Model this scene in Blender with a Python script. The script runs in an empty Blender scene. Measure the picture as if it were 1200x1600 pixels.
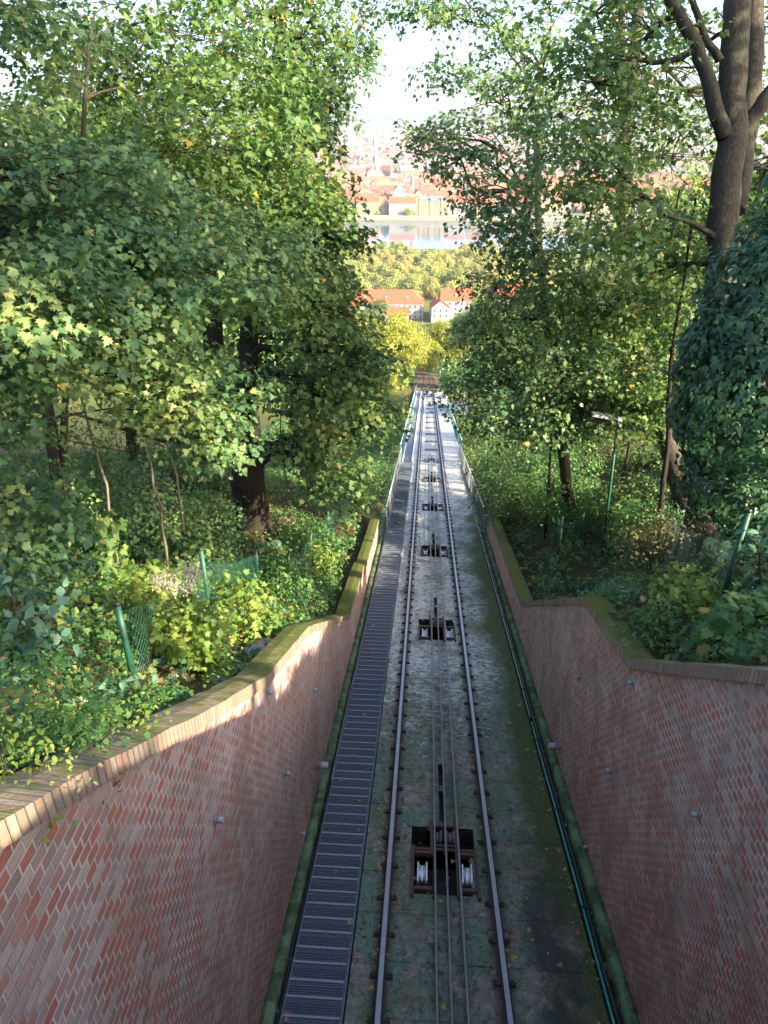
import bpy, math, random
import numpy as np
R = math.radians
# ---------------------------------------------------------------- camera, sky, sun, exposure
sc = bpy.context.scene
COL = sc.collection
cam_d = bpy.data.cameras.new("camera"); cam = bpy.data.objects.new("camera", cam_d); COL.objects.link(cam)
cam_d.sensor_fit = 'VERTICAL'; cam_d.sensor_height = 24.0; cam_d.lens = 24.0 * 1120 / 1600
cam_d.clip_start = 0.1; cam_d.clip_end = 30000
CAM = np.array([-0.40, 0.0, 7.93])
cam.location = CAM; cam.rotation_euler = (R(90 - 27.9), 0, R(3.5))
sc.camera = cam
SUN_EL, SUN_AZ = 28.0, 118.0          # azimuth clockwise from +Y (down the track): right and behind
w = bpy.data.worlds.new("World"); sc.world = w; w.use_nodes = True
nt = w.node_tree; nt.nodes.clear()
sky = nt.nodes.new('ShaderNodeTexSky'); sky.sky_type = 'NISHITA'; sky.sun_disc = False
sky.sun_elevation = R(SUN_EL); sky.sun_rotation = R(SUN_AZ); sky.altitude = 0; sky.air_density = 0.7; sky.dust_density = 3.1
bg = nt.nodes.new('ShaderNodeBackground'); bg.inputs[1].default_value = 0.14
wo = nt.nodes.new('ShaderNodeOutputWorld')
nt.links.new(sky.outputs[0], bg.inputs[0]); nt.links.new(bg.outputs[0], wo.inputs[0])
sun_d = bpy.data.lights.new("sun", 'SUN'); sun = bpy.data.objects.new("sun", sun_d); COL.objects.link(sun)
sun_d.energy = 4.2; sun_d.angle = R(0.6); sun_d.color = (1.0, 0.87, 0.66)
sun.rotation_euler = (R(90 - SUN_EL), 0, R(180 - SUN_AZ))
sc.view_settings.view_transform = 'Standard'; sc.view_settings.look = 'None'
sc.view_settings.exposure = 2.36; sc.view_settings.gamma = 1.0; sc.view_settings.use_curve_mapping = False
sc.cycles.use_denoising = True
sc.cycles.max_bounces = 6; sc.cycles.diffuse_bounces = 3; sc.cycles.glossy_bounces = 2
sc.cycles.transmission_bounces = 4; sc.cycles.transparent_max_bounces = 4; sc.cycles.volume_bounces = 0
sc.cycles.caustics_reflective = False; sc.cycles.caustics_refractive = False
T = math.tan(R(14.6))
rng = np.random.default_rng(7); random.seed(7)

# ---------------------------------------------------------------- material helpers
class NT:
    def __init__(s, m): s.t = m.node_tree; s.n = s.t.nodes; s.l = s.t.links
    def new(s, typ, **kw):
        n = s.n.new(typ)
        for k, v in kw.items(): setattr(n, k, v)
        return n
    def link(s, a, b): s.l.new(a, b)
    def val(s, sock, v):
        if isinstance(v, bpy.types.NodeSocket): s.link(v, sock)
        elif isinstance(v, (tuple, list)) and len(v) == 3 and sock.type == 'RGBA': sock.default_value = (*v, 1)
        else: sock.default_value = v
    def math(s, op, a, b=0.0, c=0.0, clamp=False):
        n = s.new('ShaderNodeMath', operation=op, use_clamp=clamp)
        s.val(n.inputs[0], a); s.val(n.inputs[1], b)
        if len(n.inputs) > 2: s.val(n.inputs[2], c)
        return n.outputs[0]
    def mix(s, f, a, b):
        n = s.new('ShaderNodeMix', data_type='RGBA'); s.val(n.inputs[0], f); s.val(n.inputs[6], a); s.val(n.inputs[7], b)
        return n.outputs[2]
    def noise(s, vec, scale, detail=4, rough=0.6, out=0):
        n = s.new('ShaderNodeTexNoise'); n.inputs['Scale'].default_value = scale; n.inputs['Detail'].default_value = detail
        n.inputs['Roughness'].default_value = rough
        if vec is not None: s.link(vec, n.inputs['Vector'])
        return n.outputs[out]
    def ramp(s, f, stops, interp='LINEAR'):
        n = s.new('ShaderNodeValToRGB'); s.val(n.inputs[0], f); cr = n.color_ramp; cr.interpolation = interp
        while len(cr.elements) < len(stops): cr.elements.new(0.5)
        for e, (p, c) in zip(cr.elements, stops):
            e.position = p; e.color = (*c, 1) if not isinstance(c, (int, float)) else (c, c, c, 1)
        return n.outputs[0]
    def rng(s, v, a, b, c=0.0, d=1.0):
        n = s.new('ShaderNodeMapRange'); s.val(n.inputs[0], v)
        for i, x in enumerate((a, b, c, d)): n.inputs[i + 1].default_value = x
        return n.outputs[0]
    def pos(s): return s.new('ShaderNodeNewGeometry').outputs['Position']
    def xyz(s, v):
        n = s.new('ShaderNodeSeparateXYZ'); s.link(v, n.inputs[0]); return n.outputs
    def scale(s, v, sx, sy, sz):
        n = s.new('ShaderNodeMapping'); s.link(v, n.inputs[0]); n.inputs['Scale'].default_value = (sx, sy, sz); return n.outputs[0]
    def bump(s, h, strength=0.5, dist=0.02):
        n = s.new('ShaderNodeBump'); n.inputs['Strength'].default_value = strength; n.inputs['Distance'].default_value = dist
        s.link(h, n.inputs['Height']); return n.outputs[0]
def new_mat(name):
    m = bpy.data.materials.new(name); m.use_nodes = True; q = NT(m)
    q.b = q.n['Principled BSDF']; q.m = m; return q
def setb(q, col=None, rough=0.7, metal=0.0, normal=None, spec=None):
    if col is not None: q.val(q.b.inputs['Base Color'], col)
    q.val(q.b.inputs['Roughness'], rough); q.val(q.b.inputs['Metallic'], metal)
    if normal is not None: q.link(normal, q.b.inputs['Normal'])
    if spec is not None: q.b.inputs['Specular IOR Level'].default_value = spec
    return q.m
def simple(name, col, rough=0.7, metal=0.0, var=0.25, sc_=6.0, bump=0.0):
    q = new_mat(name); n = q.noise(q.pos(), sc_)
    c = q.mix(q.rng(n, .3, .7), tuple(x * (1 - var) for x in col), tuple(min(1, x * (1 + var)) for x in col))
    return setb(q, c, rough, metal, q.bump(n, bump, .01) if bump else None)
def leaf_mat(name, cols, clump=0.5, transl=0.4, rough=0.55, big=0.35, yellow=None):
    """cols: stops for random per leaf; yellow: colour of autumn clumps"""
    q = new_mat(name); g = q.new('ShaderNodeNewGeometry')
    oi = q.new('ShaderNodeObjectInfo')
    n = q.noise(g.outputs['Position'], big, 4, .7)
    f = q.math('ADD', q.math('MULTIPLY', g.outputs['Random Per Island'], 0.55), q.math('MULTIPLY', q.rng(n, .32, .68), clump), clamp=True)
    c = q.ramp(f, cols)
    if yellow is not None:
        r2 = q.math('FRACT', q.math('MULTIPLY', g.outputs['Random Per Island'], 37.7))
        c = q.mix(q.math('GREATER_THAN', r2, 1 - yellow[1]), c, yellow[0])
    q.link(c, q.b.inputs['Base Color']); q.b.inputs['Roughness'].default_value = rough
    q.b.inputs['Specular IOR Level'].default_value = 0.35
    tr = q.new('ShaderNodeBsdfTranslucent')
    hs = q.new('ShaderNodeHueSaturation'); hs.inputs['Hue'].default_value = 0.485; hs.inputs['Saturation'].default_value = 1.1; hs.inputs['Value'].default_value = 1.6
    q.link(c, hs.inputs['Color']); q.link(hs.outputs[0], tr.inputs[0])
    mx = q.new('ShaderNodeMixShader'); mx.inputs[0].default_value = transl
    q.link(q.b.outputs[0], mx.inputs[1]); q.link(tr.outputs[0], mx.inputs[2])
    q.link(mx.outputs[0], q.n['Material Output'].inputs[0])
    return q.m

M = {}
def brick_mat(name, dirt, pale, seed):
    q = new_mat(name); uv = q.new('ShaderNodeUVMap').outputs[0]; x = q.xyz(uv); u, v = x[0], x[1]
    P = q.pos()
    jit = q.noise(q.scale(P, 1, 1, 1), 3.0, 2); v = q.math('ADD', v, q.math('MULTIPLY', q.math('SUBTRACT', jit, .5), .02))
    u = q.math('ADD', u, q.math('MULTIPLY', q.math('SUBTRACT', q.noise(P, 2.1, 2), .5), .03))
    row = q.math('FLOOR', q.math('DIVIDE', v, .08))
    odd = q.math('MODULO', q.math('ADD', row, 1000.), 2.0)
    cu = q.math('ADD', q.math('DIVIDE', u, .125), q.math('MULTIPLY', odd, .5)); colm = q.math('FLOOR', cu)
    fu = q.math('FRACT', cu); fv = q.math('FRACT', q.math('DIVIDE', v, .08))
    eu = q.math('MULTIPLY', q.math('MINIMUM', fu, q.math('SUBTRACT', 1., fu)), .125)
    ev = q.math('MULTIPLY', q.math('MINIMUM', fv, q.math('SUBTRACT', 1., fv)), .08)
    e = q.math('MINIMUM', eu, ev)
    brick = q.rng(e, .0055, .0095)
    cmb = q.new('ShaderNodeCombineXYZ'); q.link(colm, cmb.inputs[0]); q.link(row, cmb.inputs[1]); cmb.inputs[2].default_value = seed
    wn = q.new('ShaderNodeTexWhiteNoise', noise_dimensions='3D'); q.link(cmb.outputs[0], wn.inputs[0]); rv = wn.outputs[0]
    bc = q.ramp(rv, [(0, (.38, .09, .055)), (.22, (.36, .12, .075)), (.42, (.34, .14, .10)), (.56, (.20, .12, .10)), (.7, (.27, .15, .12)), (.86, (.33, .20, .15)), (1, (.44, .33, .24))])
    fine = q.noise(P, 55, 3); bc = q.mix(q.rng(fine, .3, .8, 0, .35), bc, (.34, .27, .24))
    st = q.noise(q.scale(P, 1, .55, .35), 1.3, 5, .65)                # long efflorescence stains
    st2 = q.rng(q.math('ADD', st, q.math('MULTIPLY', q.math('SUBTRACT', rv, .5), .22)), .42, .66, 0, pale)
    vs = q.noise(q.scale(P, 2.6, 2.6, .22), 1.6, 5, .7)
    bc = q.mix(q.rng(vs, .52, .70, 0, .4), bc, (.12, .095, .09))
    bc = q.mix(st2, bc, (.46, .36, .34))
    moss = q.noise(q.scale(P, 1, .7, .5), 2.2, 5, .7)
    low = q.rng(x[2] if False else v, .2, 2.4, 1., 0.)
    mo = q.math('MULTIPLY', q.rng(moss, .45, .7), q.math('MULTIPLY', q.math('ADD', low, dirt), .8), clamp=True)
    mortar = q.mix(q.rng(moss, .35, .6), (.62, .55, .50), (.34, .30, .25))
    c = q.mix(brick, mortar, bc)
    c = q.mix(mo, c, (.07, .085, .045))
    h = q.math('ADD', q.math('MULTIPLY', brick, q.math('ADD', .6, q.math('MULTIPLY', rv, .8))), q.math('MULTIPLY', fine, .5))
    return setb(q, c, .82, 0, q.bump(h, .8, .012), .3)
M['brick_l'] = brick_mat('brick_left', .0, .62, 1.0)
M['brick_r'] = brick_mat('brick_right', .25, .4, 5.0)
def coping_mat():
    q = new_mat('coping_brick'); uv = q.new('ShaderNodeUVMap').outputs[0]; x = q.xyz(uv); P = q.pos(); g = q.new('ShaderNodeNewGeometry')
    cu = q.math('DIVIDE', x[0], .078); fu = q.math('FRACT', cu)
    e = q.math('MINIMUM', fu, q.math('SUBTRACT', 1., fu)); brick = q.rng(e, .05, .12)
    cmb = q.new('ShaderNodeCombineXYZ'); q.link(q.math('FLOOR', cu), cmb.inputs[0]); q.link(q.math('FLOOR', q.math('DIVIDE', x[1], .29)), cmb.inputs[1])
    wn = q.new('ShaderNodeTexWhiteNoise', noise_dimensions='3D'); q.link(cmb.outputs[0], wn.inputs[0])
    bc = q.ramp(wn.outputs[0], [(0, (.25, .15, .11)), (.3, (.30, .20, .145)), (.6, (.22, .16, .13)), (.8, (.36, .27, .19)), (1, (.19, .155, .135))])
    fine = q.noise(P, 40, 4); bc = q.mix(q.rng(fine, .35, .8, 0, .5), bc, (.2, .18, .13))
    c = q.mix(brick, (.16, .14, .11), bc)
    nz = q.xyz(g.outputs['Normal'])[2]
    py = q.xyz(P)[1]
    amt = q.math('ADD', q.rng(nz, .5, .9, .0, .34), q.rng(py, 4, 12, -.04, .20))
    n = q.noise(P, 5, 5, .7)
    c = q.mix(q.rng(q.math('ADD', n, amt), .62, .88), c, q.mix(q.rng(fine, .4, .7), (.05, .075, .018), (.16, .17, .03)))
    h = q.math('ADD', brick, q.math('MULTIPLY', fine, .8))
    return setb(q, c, .9, 0, q.bump(h, .9, .015), .2)
M['coping'] = coping_mat()
def slab_mat():
    q = new_mat('track_concrete'); P = q.pos(); x = q.xyz(P)
    n1 = q.noise(q.scale(P, 1, .6, 1), 2.2, 6, .72); n2 = q.noise(P, 9, 5, .7); n3 = q.noise(P, 38, 3, .6); n4 = q.noise(q.scale(P, .6, .3, .3), .9, 4, .6)
    base = q.ramp(n2, [(.3, (.08, .08, .065)), (.5, (.19, .185, .155)), (.7, (.32, .31, .27))])
    green = q.ramp(n3, [(.3, (.04, .08, .05)), (.7, (.17, .29, .20))])
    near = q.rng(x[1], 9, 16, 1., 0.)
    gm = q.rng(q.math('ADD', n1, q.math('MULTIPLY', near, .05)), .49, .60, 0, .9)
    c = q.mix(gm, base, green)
    # pale worn concrete further down
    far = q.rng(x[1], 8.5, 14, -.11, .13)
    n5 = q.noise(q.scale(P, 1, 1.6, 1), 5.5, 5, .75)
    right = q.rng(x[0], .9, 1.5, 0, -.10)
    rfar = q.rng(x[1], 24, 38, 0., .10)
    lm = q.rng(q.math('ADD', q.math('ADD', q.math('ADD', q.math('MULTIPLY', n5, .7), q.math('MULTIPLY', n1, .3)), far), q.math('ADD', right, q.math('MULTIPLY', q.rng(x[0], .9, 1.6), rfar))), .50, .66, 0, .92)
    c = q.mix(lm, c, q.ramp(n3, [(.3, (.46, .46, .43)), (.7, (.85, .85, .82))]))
    br = q.noise(q.scale(P, 1, .4, 1), 3.1, 5, .7)
    c = q.mix(q.rng(br, .60, .70, 0, .7), c, (.10, .065, .04))
    # dark debris specks
    sp = q.rng(q.noise(q.scale(P, 1, .7, 1), 9, 6, .85), .545, .60); c = q.mix(q.math('MULTIPLY', sp, .85), c, (.035, .03, .02))
    dm = q.noise(q.scale(P, .8, .45, 1), 1.7, 5, .7); c = q.mix(q.rng(dm, .50, .64, 0, .75), c, q.mix(q.rng(n3, .35, .65), (.05, .065, .03), (.16, .19, .11)))
    # moss along the right
    mr = q.math('ADD', q.rng(x[0], .85, 1.9, -.16, .27), q.rng(x[1], 24, 38, 0, -.40))
    mm = q.rng(q.math('ADD', n4, mr), .50, .66, 0, .92)
    c = q.mix(mm, c, q.mix(q.rng(n3, .35, .65), (.022, .038, .012), (.10, .14, .03)))
    # black tar at right near camera
    tb = q.math('MULTIPLY', q.math('MULTIPLY', q.rng(x[0], 1.0, 1.25), q.rng(x[0], 1.95, 1.6)), q.rng(x[1], 9, 6))
    c = q.mix(q.math('MULTIPLY', tb, q.rng(n1, .4, .55, .2, .85)), c, (.035, .037, .035))
    gl = q.rng(q.math('ABSOLUTE', q.math('SUBTRACT', x[0], .12)), .10, .34, .55, 0.); c = q.mix(q.math('MULTIPLY', gl, q.rng(n1, .38, .6)), c, (.045, .045, .035))
    rl = q.rng(q.math('ABSOLUTE', q.math('SUBTRACT', q.math('ABSOLUTE', x[0]), .76)), .05, .17, .85, 0.); c = q.mix(q.math('MULTIPLY', rl, q.rng(n2, .3, .55)), c, (.03, .025, .018))
    # slab joints
    jf = q.math('FRACT', q.math('DIVIDE', x[1], .77)); j = q.rng(q.math('MINIMUM', jf, q.math('SUBTRACT', 1., jf)), .008, .022, .6, 0.)
    j = q.math('MULTIPLY', j, q.rng(n1, .35, .6))
    c = q.mix(j, c, (.025, .025, .018))
    h = q.math('ADD', n3, q.math('ADD', q.math('MULTIPLY', n2, 1.5), q.math('MULTIPLY', j, -1.5)))
    return setb(q, c, .85, 0, q.bump(h, .7, .02), .3)
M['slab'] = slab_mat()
def mossy(name, a, b, c_, sc_=7):
    q = new_mat(name); P = q.pos(); n = q.noise(P, sc_, 6, .7); n3 = q.noise(P, 45, 3)
    c = q.mix(q.rng(n, .42, .6), a, b); c = q.mix(q.rng(n3, .5, .75, 0, .7), c, c_)
    return setb(q, c, .92, 0, q.bump(q.math('ADD', n, n3), .8, .02), .2)
M['kerb'] = mossy('kerb_moss', (.05, .085, .03), (.15, .25, .13), (.10, .09, .06), 3)
M['gutter'] = mossy('gutter_dirt', (.02, .02, .015), (.035, .05, .02), (.08, .09, .05))
M['pit'] = simple('pit_dark', (.03, .027, .022), .95, 0, .5, 8)
def earth_mat():
    q = new_mat('earth'); P = q.pos(); n = q.noise(P, 1.2, 6, .7); n2 = q.noise(P, 14, 4, .7)
    c = q.ramp(n2, [(.3, (.03, .024, .014)), (.55, (.07, .05, .026)), (.75, (.15, .10, .05))])
    c = q.mix(q.rng(n, .45, .62), c, (.035, .06, .015))
    y = q.xyz(P)[1]
    c = q.mix(q.rng(y, 60, 130), c, q.mix(q.rng(q.noise(P, .02, 4), .4, .6), (.07, .10, .025), (.12, .13, .04)))
    c = q.mix(q.rng(y, 1170, 1200), c, q.mix(q.rng(q.noise(P, .02, 3), .4, .6), (.2, .17, .13), (.12, .11, .08)))
    c = q.mix(q.rng(y, 4300, 5600), c, (.06, .085, .05))
    return setb(q, c, .95, 0, q.bump(n2, .6, .05), .1)
M['earth'] = earth_mat()
def steel(name, col, rough, metal=.8, rust=.3, rcol=(.09, .05, .03)):
    q = new_mat(name); P = q.pos(); n = q.noise(P, 22, 4, .7)
    c = q.mix(q.rng(n, .4, .75, 0, rust), col, rcol)
    return setb(q, c, q.rng(n, .3, .7, rough, min(1, rough + .25)), metal, q.bump(n, .25, .004))
M['rail_head'] = steel('rail_head', (.34, .34, .38), .36, .85, .2)
M['rail_side'] = steel('rail_side', (.06, .045, .04), .7, .3, .6)
M['clip'] = steel('rail_clip', (.035, .028, .025), .8, .2, .5)
M['rust'] = steel('rusty_steel', (.10, .065, .045), .75, .2, .6, (.13, .06, .035))
M['cable'] = steel('steel_rope', (.30, .30, .32), .5, .6, .3, (.12, .10, .08))
M['roller'] = steel('polished_roller', (.50, .50, .54), .3, 1., .25)
M['sheave'] = steel('dark_sheave', (.16, .14, .15), .45, .8, .3)
M['grate'] = steel('galvanised_grating', (.17, .20, .25), .5, .4, .2, (.07, .08, .09))
M['galv'] = steel('galvanised', (.36, .37, .39), .5, .6, .3, (.2, .2, .2)); M['grey_paint'] = simple('grey_paint', (.20, .21, .23), .7); M['nosing'] = steel('worn_nosing', (.26, .29, .34), .5, .5, .3, (.15, .15, .16))
M['rail_teal'] = simple('weathered_teal', (.06, .17, .17), .6, 0, .3, 5)
M['pipe'] = simple('black_pipe', (.02, .022, .026), .5, 0, .4, 10)
M['teal'] = simple('teal_pipe', (.03, .30, .27), .45, 0, .25, 9)
M['green_post'] = simple('green_post', (.008, .065, .036), .55, 0, .35, 8)
M['green_wire'] = simple('green_wire', (.02, .09, .055), .5, 0, .2, 4)
M['bark'] = None
def bark_mat(name, a, b, moss=.3):
    q = new_mat(name); P = q.pos(); n = q.noise(q.scale(P, 7, 7, 1.1), 2.6, 6, .75); n2 = q.noise(P, 1.6, 4)
    c = q.ramp(n, [(.32, a), (.55, tuple((x + y) / 2 for x, y in zip(a, b))), (.72, b)])
    c = q.mix(q.rng(n2, .45, .65, 0, moss), c, (.06, .075, .03))
    return setb(q, c, .92, 0, q.bump(n, 1., .05), .15)
M['bark'] = bark_mat('bark_grey_brown', (.026, .021, .016), (.12, .10, .075))
M['bark_dark'] = bark_mat('bark_dark', (.018, .014, .011), (.06, .048, .035), .15)
M['bark_pale'] = bark_mat('bark_pale', (.10, .085, .06), (.26, .22, .16), .2)
M['stem'] = simple('green_stem', (.09, .10, .03), .7)
M['water'] = None
def water():
    q = new_mat('river_water'); P = q.pos(); n = q.noise(q.scale(P, .02, .07, 1), 1, 4)
    return setb(q, (.05, .08, .10), .08, 0, q.bump(n, .15, .6), .6)
M['water'] = water()
M['concrete_pale'] = simple('pale_concrete', (.42, .42, .41), .8, 0, .2, 1.5, .2)
M['white_paint'] = simple('white_paint', (.7, .74, .76), .5, 0, .08)
M['railbar'] = simple('pale_handrail', (.62, .60, .52), .5, 0, .12)
M['stone'] = simple('rough_stone', (.20, .21, .22), .9, 0, .35, 9, .5)
M['ballast'] = mossy('brown_ballast', (.11, .085, .055), (.16, .12, .08), (.12, .14, .06), 2)

# leaves
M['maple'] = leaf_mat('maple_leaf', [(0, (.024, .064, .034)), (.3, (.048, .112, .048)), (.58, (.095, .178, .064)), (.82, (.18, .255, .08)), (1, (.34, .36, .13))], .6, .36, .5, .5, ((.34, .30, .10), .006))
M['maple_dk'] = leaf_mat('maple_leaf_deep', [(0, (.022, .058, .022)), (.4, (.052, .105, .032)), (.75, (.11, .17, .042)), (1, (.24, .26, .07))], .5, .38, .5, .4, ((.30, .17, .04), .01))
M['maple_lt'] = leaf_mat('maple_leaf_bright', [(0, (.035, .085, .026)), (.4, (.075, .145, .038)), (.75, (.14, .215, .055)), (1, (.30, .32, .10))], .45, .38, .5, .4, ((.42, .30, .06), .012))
M['autumn'] = leaf_mat('autumn_leaf', [(0, (.10, .14, .03)), (.4, (.20, .24, .04)), (.7, (.32, .33, .06)), (1, (.42, .36, .09))], .5, .42, .6, .12)
M['far_leaf'] = leaf_mat('far_leaf', [(0, (.12, .17, .05)), (.35, (.20, .26, .07)), (.65, (.32, .33, .10)), (1, (.42, .29, .11))], .6, .3, .7, .02)
M['ivy'] = leaf_mat('ivy_leaf', [(0, (.018, .055, .028)), (.5, (.042, .11, .052)), (.85, (.09, .175, .075)), (1, (.22, .28, .11))], .4, .2, .38, 1.0)
M['herb'] = leaf_mat('herb_leaf', [(0, (.026, .075, .026)), (.4, (.055, .14, .038)), (.75, (.10, .21, .055)), (1, (.22, .30, .08))], .55, .35, .55, .9, ((.28, .24, .05), .015))
M['herb_lt'] = leaf_mat('herb_leaf_bright', [(0, (.07, .14, .03)), (.5, (.15, .24, .04)), (1, (.34, .37, .09))], .5, .4, .55, .9)
M['herb_bl'] = leaf_mat('herb_leaf_blue', [(0, (.04, .10, .065)), (.5, (.085, .18, .11)), (1, (.20, .32, .20))], .5, .25, .4, .9)
M['brownbush'] = leaf_mat('brown_leaf', [(0, (.05, .05, .025)), (.5, (.09, .10, .035)), (1, (.17, .12, .06))], .5, .3, .7, .8)
M['dryleaf'] = leaf_mat('fallen_leaf', [(0, (.09, .05, .025)), (.45, (.22, .14, .06)), (.75, (.42, .28, .10)), (1, (.60, .50, .14))], .3, .1, .8, 2.0)
M['flower'] = leaf_mat('seed_head', [(0, (.35, .30, .20)), (1, (.62, .56, .42))], .4, .3, .8, 2.0)

# ---------------------------------------------------------------- mesh helpers
def tag(o, label=None, cat=None, group=None, kind=None):
    if label: o['label'] = label
    if cat: o['category'] = cat
    if group: o['group'] = group
    if kind: o['kind'] = kind
    return o
def empty(name, loc=(0, 0, 0), rz=0.0):
    o = bpy.data.objects.new(name, None); COL.objects.link(o); o.location = loc; o.rotation_euler = (0, 0, rz); o.empty_display_size = .3
    return o
def link(name, me, mat=None, parent=None, loc=None):
    o = bpy.data.objects.new(name, me); COL.objects.link(o)
    if mat is not None and not me.materials: me.materials.append(mat)
    if parent is not None: o.parent = parent
    if loc is not None: o.location = loc
    return o
class MB:
    def __init__(s): s.v = []; s.f = []; s.uv = []
    def add(s, vs, fs, uvs=None):
        k = len(s.v); s.v += [tuple(map(float, p)) for p in vs]; s.f += [tuple(i + k for i in f) for f in fs]
        s.uv += (uvs if uvs else [[(0, 0)] * len(f) for f in fs])
    def box(s, x0, x1, y0, y1, z0, z1, slope=False):
        """axis box; with slope, z is height over the inclined track plane"""
        vs = []
        for z in (z0, z1):
            for (x, y) in ((x0, y0), (x1, y0), (x1, y1), (x0, y1)): vs.append((x, y, z - (T * y if slope else 0)))
        s.add(vs, [(3, 2, 1, 0), (4, 5, 6, 7), (0, 1, 5, 4), (1, 2, 6, 5), (2, 3, 7, 6), (3, 0, 4, 7)])
    def tube(s, pts, rad, n=8, caps=True):
        pts = [np.array(p, float) for p in pts]; rad = rad if isinstance(rad, (list, tuple, np.ndarray)) else [rad] * len(pts)
        k = len(s.v); up = np.array([0.12, 0.31, 0.94])
        prev = None
        for i, p in enumerate(pts):
            d = pts[min(i + 1, len(pts) - 1)] - pts[max(i - 1, 0)]; d = d / (np.linalg.norm(d) + 1e-9)
            if prev is None:
                a = np.cross(d, up if abs(d @ up) < .9 else np.array([1., 0, 0])); a /= np.linalg.norm(a)
            else:
                a = prev - d * (prev @ d); a /= (np.linalg.norm(a) + 1e-9)
            prev = a; b = np.cross(d, a)
            for j in range(n):
                t = 2 * math.pi * j / n; s.v.append(tuple(p + rad[i] * (a * math.cos(t) + b * math.sin(t))))
        for i in range(len(pts) - 1):
            for j in range(n):
                f = (k + i * n + j, k + i * n + (j + 1) % n, k + (i + 1) * n + (j + 1) % n, k + (i + 1) * n + j)
                s.f.append(f); s.uv.append([(0, 0)] * 4)
        if caps:
            s.f.append(tuple(k + j for j in range(n))[::-1]); s.uv.append([(0, 0)] * n)
            e = k + (len(pts) - 1) * n; s.f.append(tuple(e + j for j in range(n))); s.uv.append([(0, 0)] * n)
    def lathe(s, prof, c, axis='x', n=24):
        """prof: list (t, r) along the axis through c"""
        k = len(s.v)
        for t, r in prof:
            for j in range(n):
                a = 2 * math.pi * j / n; p, q_ = r * math.cos(a), r * math.sin(a)
                v = {'x': (t, p, q_), 'y': (p, t, q_), 'z': (p, q_, t)}[axis]
                s.v.append((v[0] + c[0], v[1] + c[1], v[2] + c[2]))
        for i in range(len(prof) - 1):
            for j in range(n):
                s.f.append((k + i * n + j, k + i * n + (j + 1) % n, k + (i + 1) * n + (j + 1) % n, k + (i + 1) * n + j)); s.uv.append([(0, 0)] * 4)
        for e in (0, len(prof) - 1):
            s.f.append(tuple(k + e * n + j for j in range(n))); s.uv.append([(0, 0)] * n)
    def mesh(s, name, smooth=False):
        me = bpy.data.meshes.new(name); me.from_pydata(s.v, [], s.f)
        if any(any(c != (0, 0) for c in f) for f in s.uv[:50]):
            ul = me.uv_layers.new(name='UVMap'); ul.data.foreach_set('uv', np.array([c for f in s.uv for c in f], dtype=np.float32).ravel())
        if smooth: me.polygons.foreach_set('use_smooth', np.ones(len(me.polygons), dtype=bool))
        me.update(); return me
    def build(s, name, mat, parent=None, smooth=False, loc=None):
        return link(name, s.mesh(name, smooth), mat, parent, loc)
def np_mesh(name, V, faces=None, smooth=False):
    """V (n,k,3) leaf vertices; faces: list of index tuples within one leaf (default one ngon)"""
    n, k, _ = V.shape; faces = faces or [tuple(range(k))]
    me = bpy.data.meshes.new(name); me.vertices.add(n * k); me.vertices.foreach_set('co', V.astype(np.float32).ravel())
    lens = [len(f) for f in faces]; base = (np.arange(n) * k)[:, None]
    loops = np.concatenate([np.array(f) for f in faces])[None, :] + base
    me.loops.add(loops.size); me.loops.foreach_set('vertex_index', loops.astype(np.int32).ravel())
    L = np.tile(np.array(lens), n); st = np.concatenate([[0], np.cumsum(L)[:-1]])
    me.polygons.add(len(L)); me.polygons.foreach_set('loop_start', st.astype(np.int32)); me.polygons.foreach_set('loop_total', L.astype(np.int32))
    me.update(calc_edges=True)
    return me
def P3(x, y, h=0.0): return (x, y, h - T * y)

# leaf outlines: (x, y), petiole at origin, tip at y=1
_mh = [(.12, -.13), (.40, -.12), (.30, .06), (.64, .16), (.48, .27), (.68, .54), (.40, .45), (.29, .50), (.35, .72), (.17, .70)]
MAPLE = [(0, 0)] + _mh + [(0, 1.04)] + [(-x, y) for x, y in _mh[::-1]]
LOBED = [(0, 0), (.45, .05), (.36, .26), (.48, .58), (.2, .60), (0, 1), (-.2, .60), (-.48, .58), (-.36, .26), (-.45, .05)]
OVAL = [(0, 0), (.24, .22), (.27, .5), (0, 1), (-.27, .5), (-.24, .22)]
IVY = [(0, .05), (.32, -.02), (.42, .34), (.2, .5), (0, 1), (-.2, .5), (-.42, .34), (-.32, -.02)]
QUAD = [(0, 0), (.34, .45), (0, 1), (-.34, .45)]
def unit(a): return a / (np.linalg.norm(a, axis=-1, keepdims=True) + 1e-9)
def leaves(pos, nrm, axis, size, shape, r=rng):
    """one leaf per row"""
    S = np.array(shape, float); n = len(pos)
    axis = unit(axis - nrm * np.sum(axis * nrm, -1, keepdims=True)); side = np.cross(axis, nrm)
    fold = r.uniform(.05, .45, (n, 1)); droop = r.uniform(.0, .7, (n, 1))
    x = S[None, :, 0]; y = S[None, :, 1]
    z = fold * np.abs(x) - droop * y * y
    sz = np.asarray(size).reshape(-1, 1, 1)
    return pos[:, None, :] + sz * (side[:, None, :] * x[..., None] + axis[:, None, :] * y[..., None] + nrm[:, None, :] * z[..., None])
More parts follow.
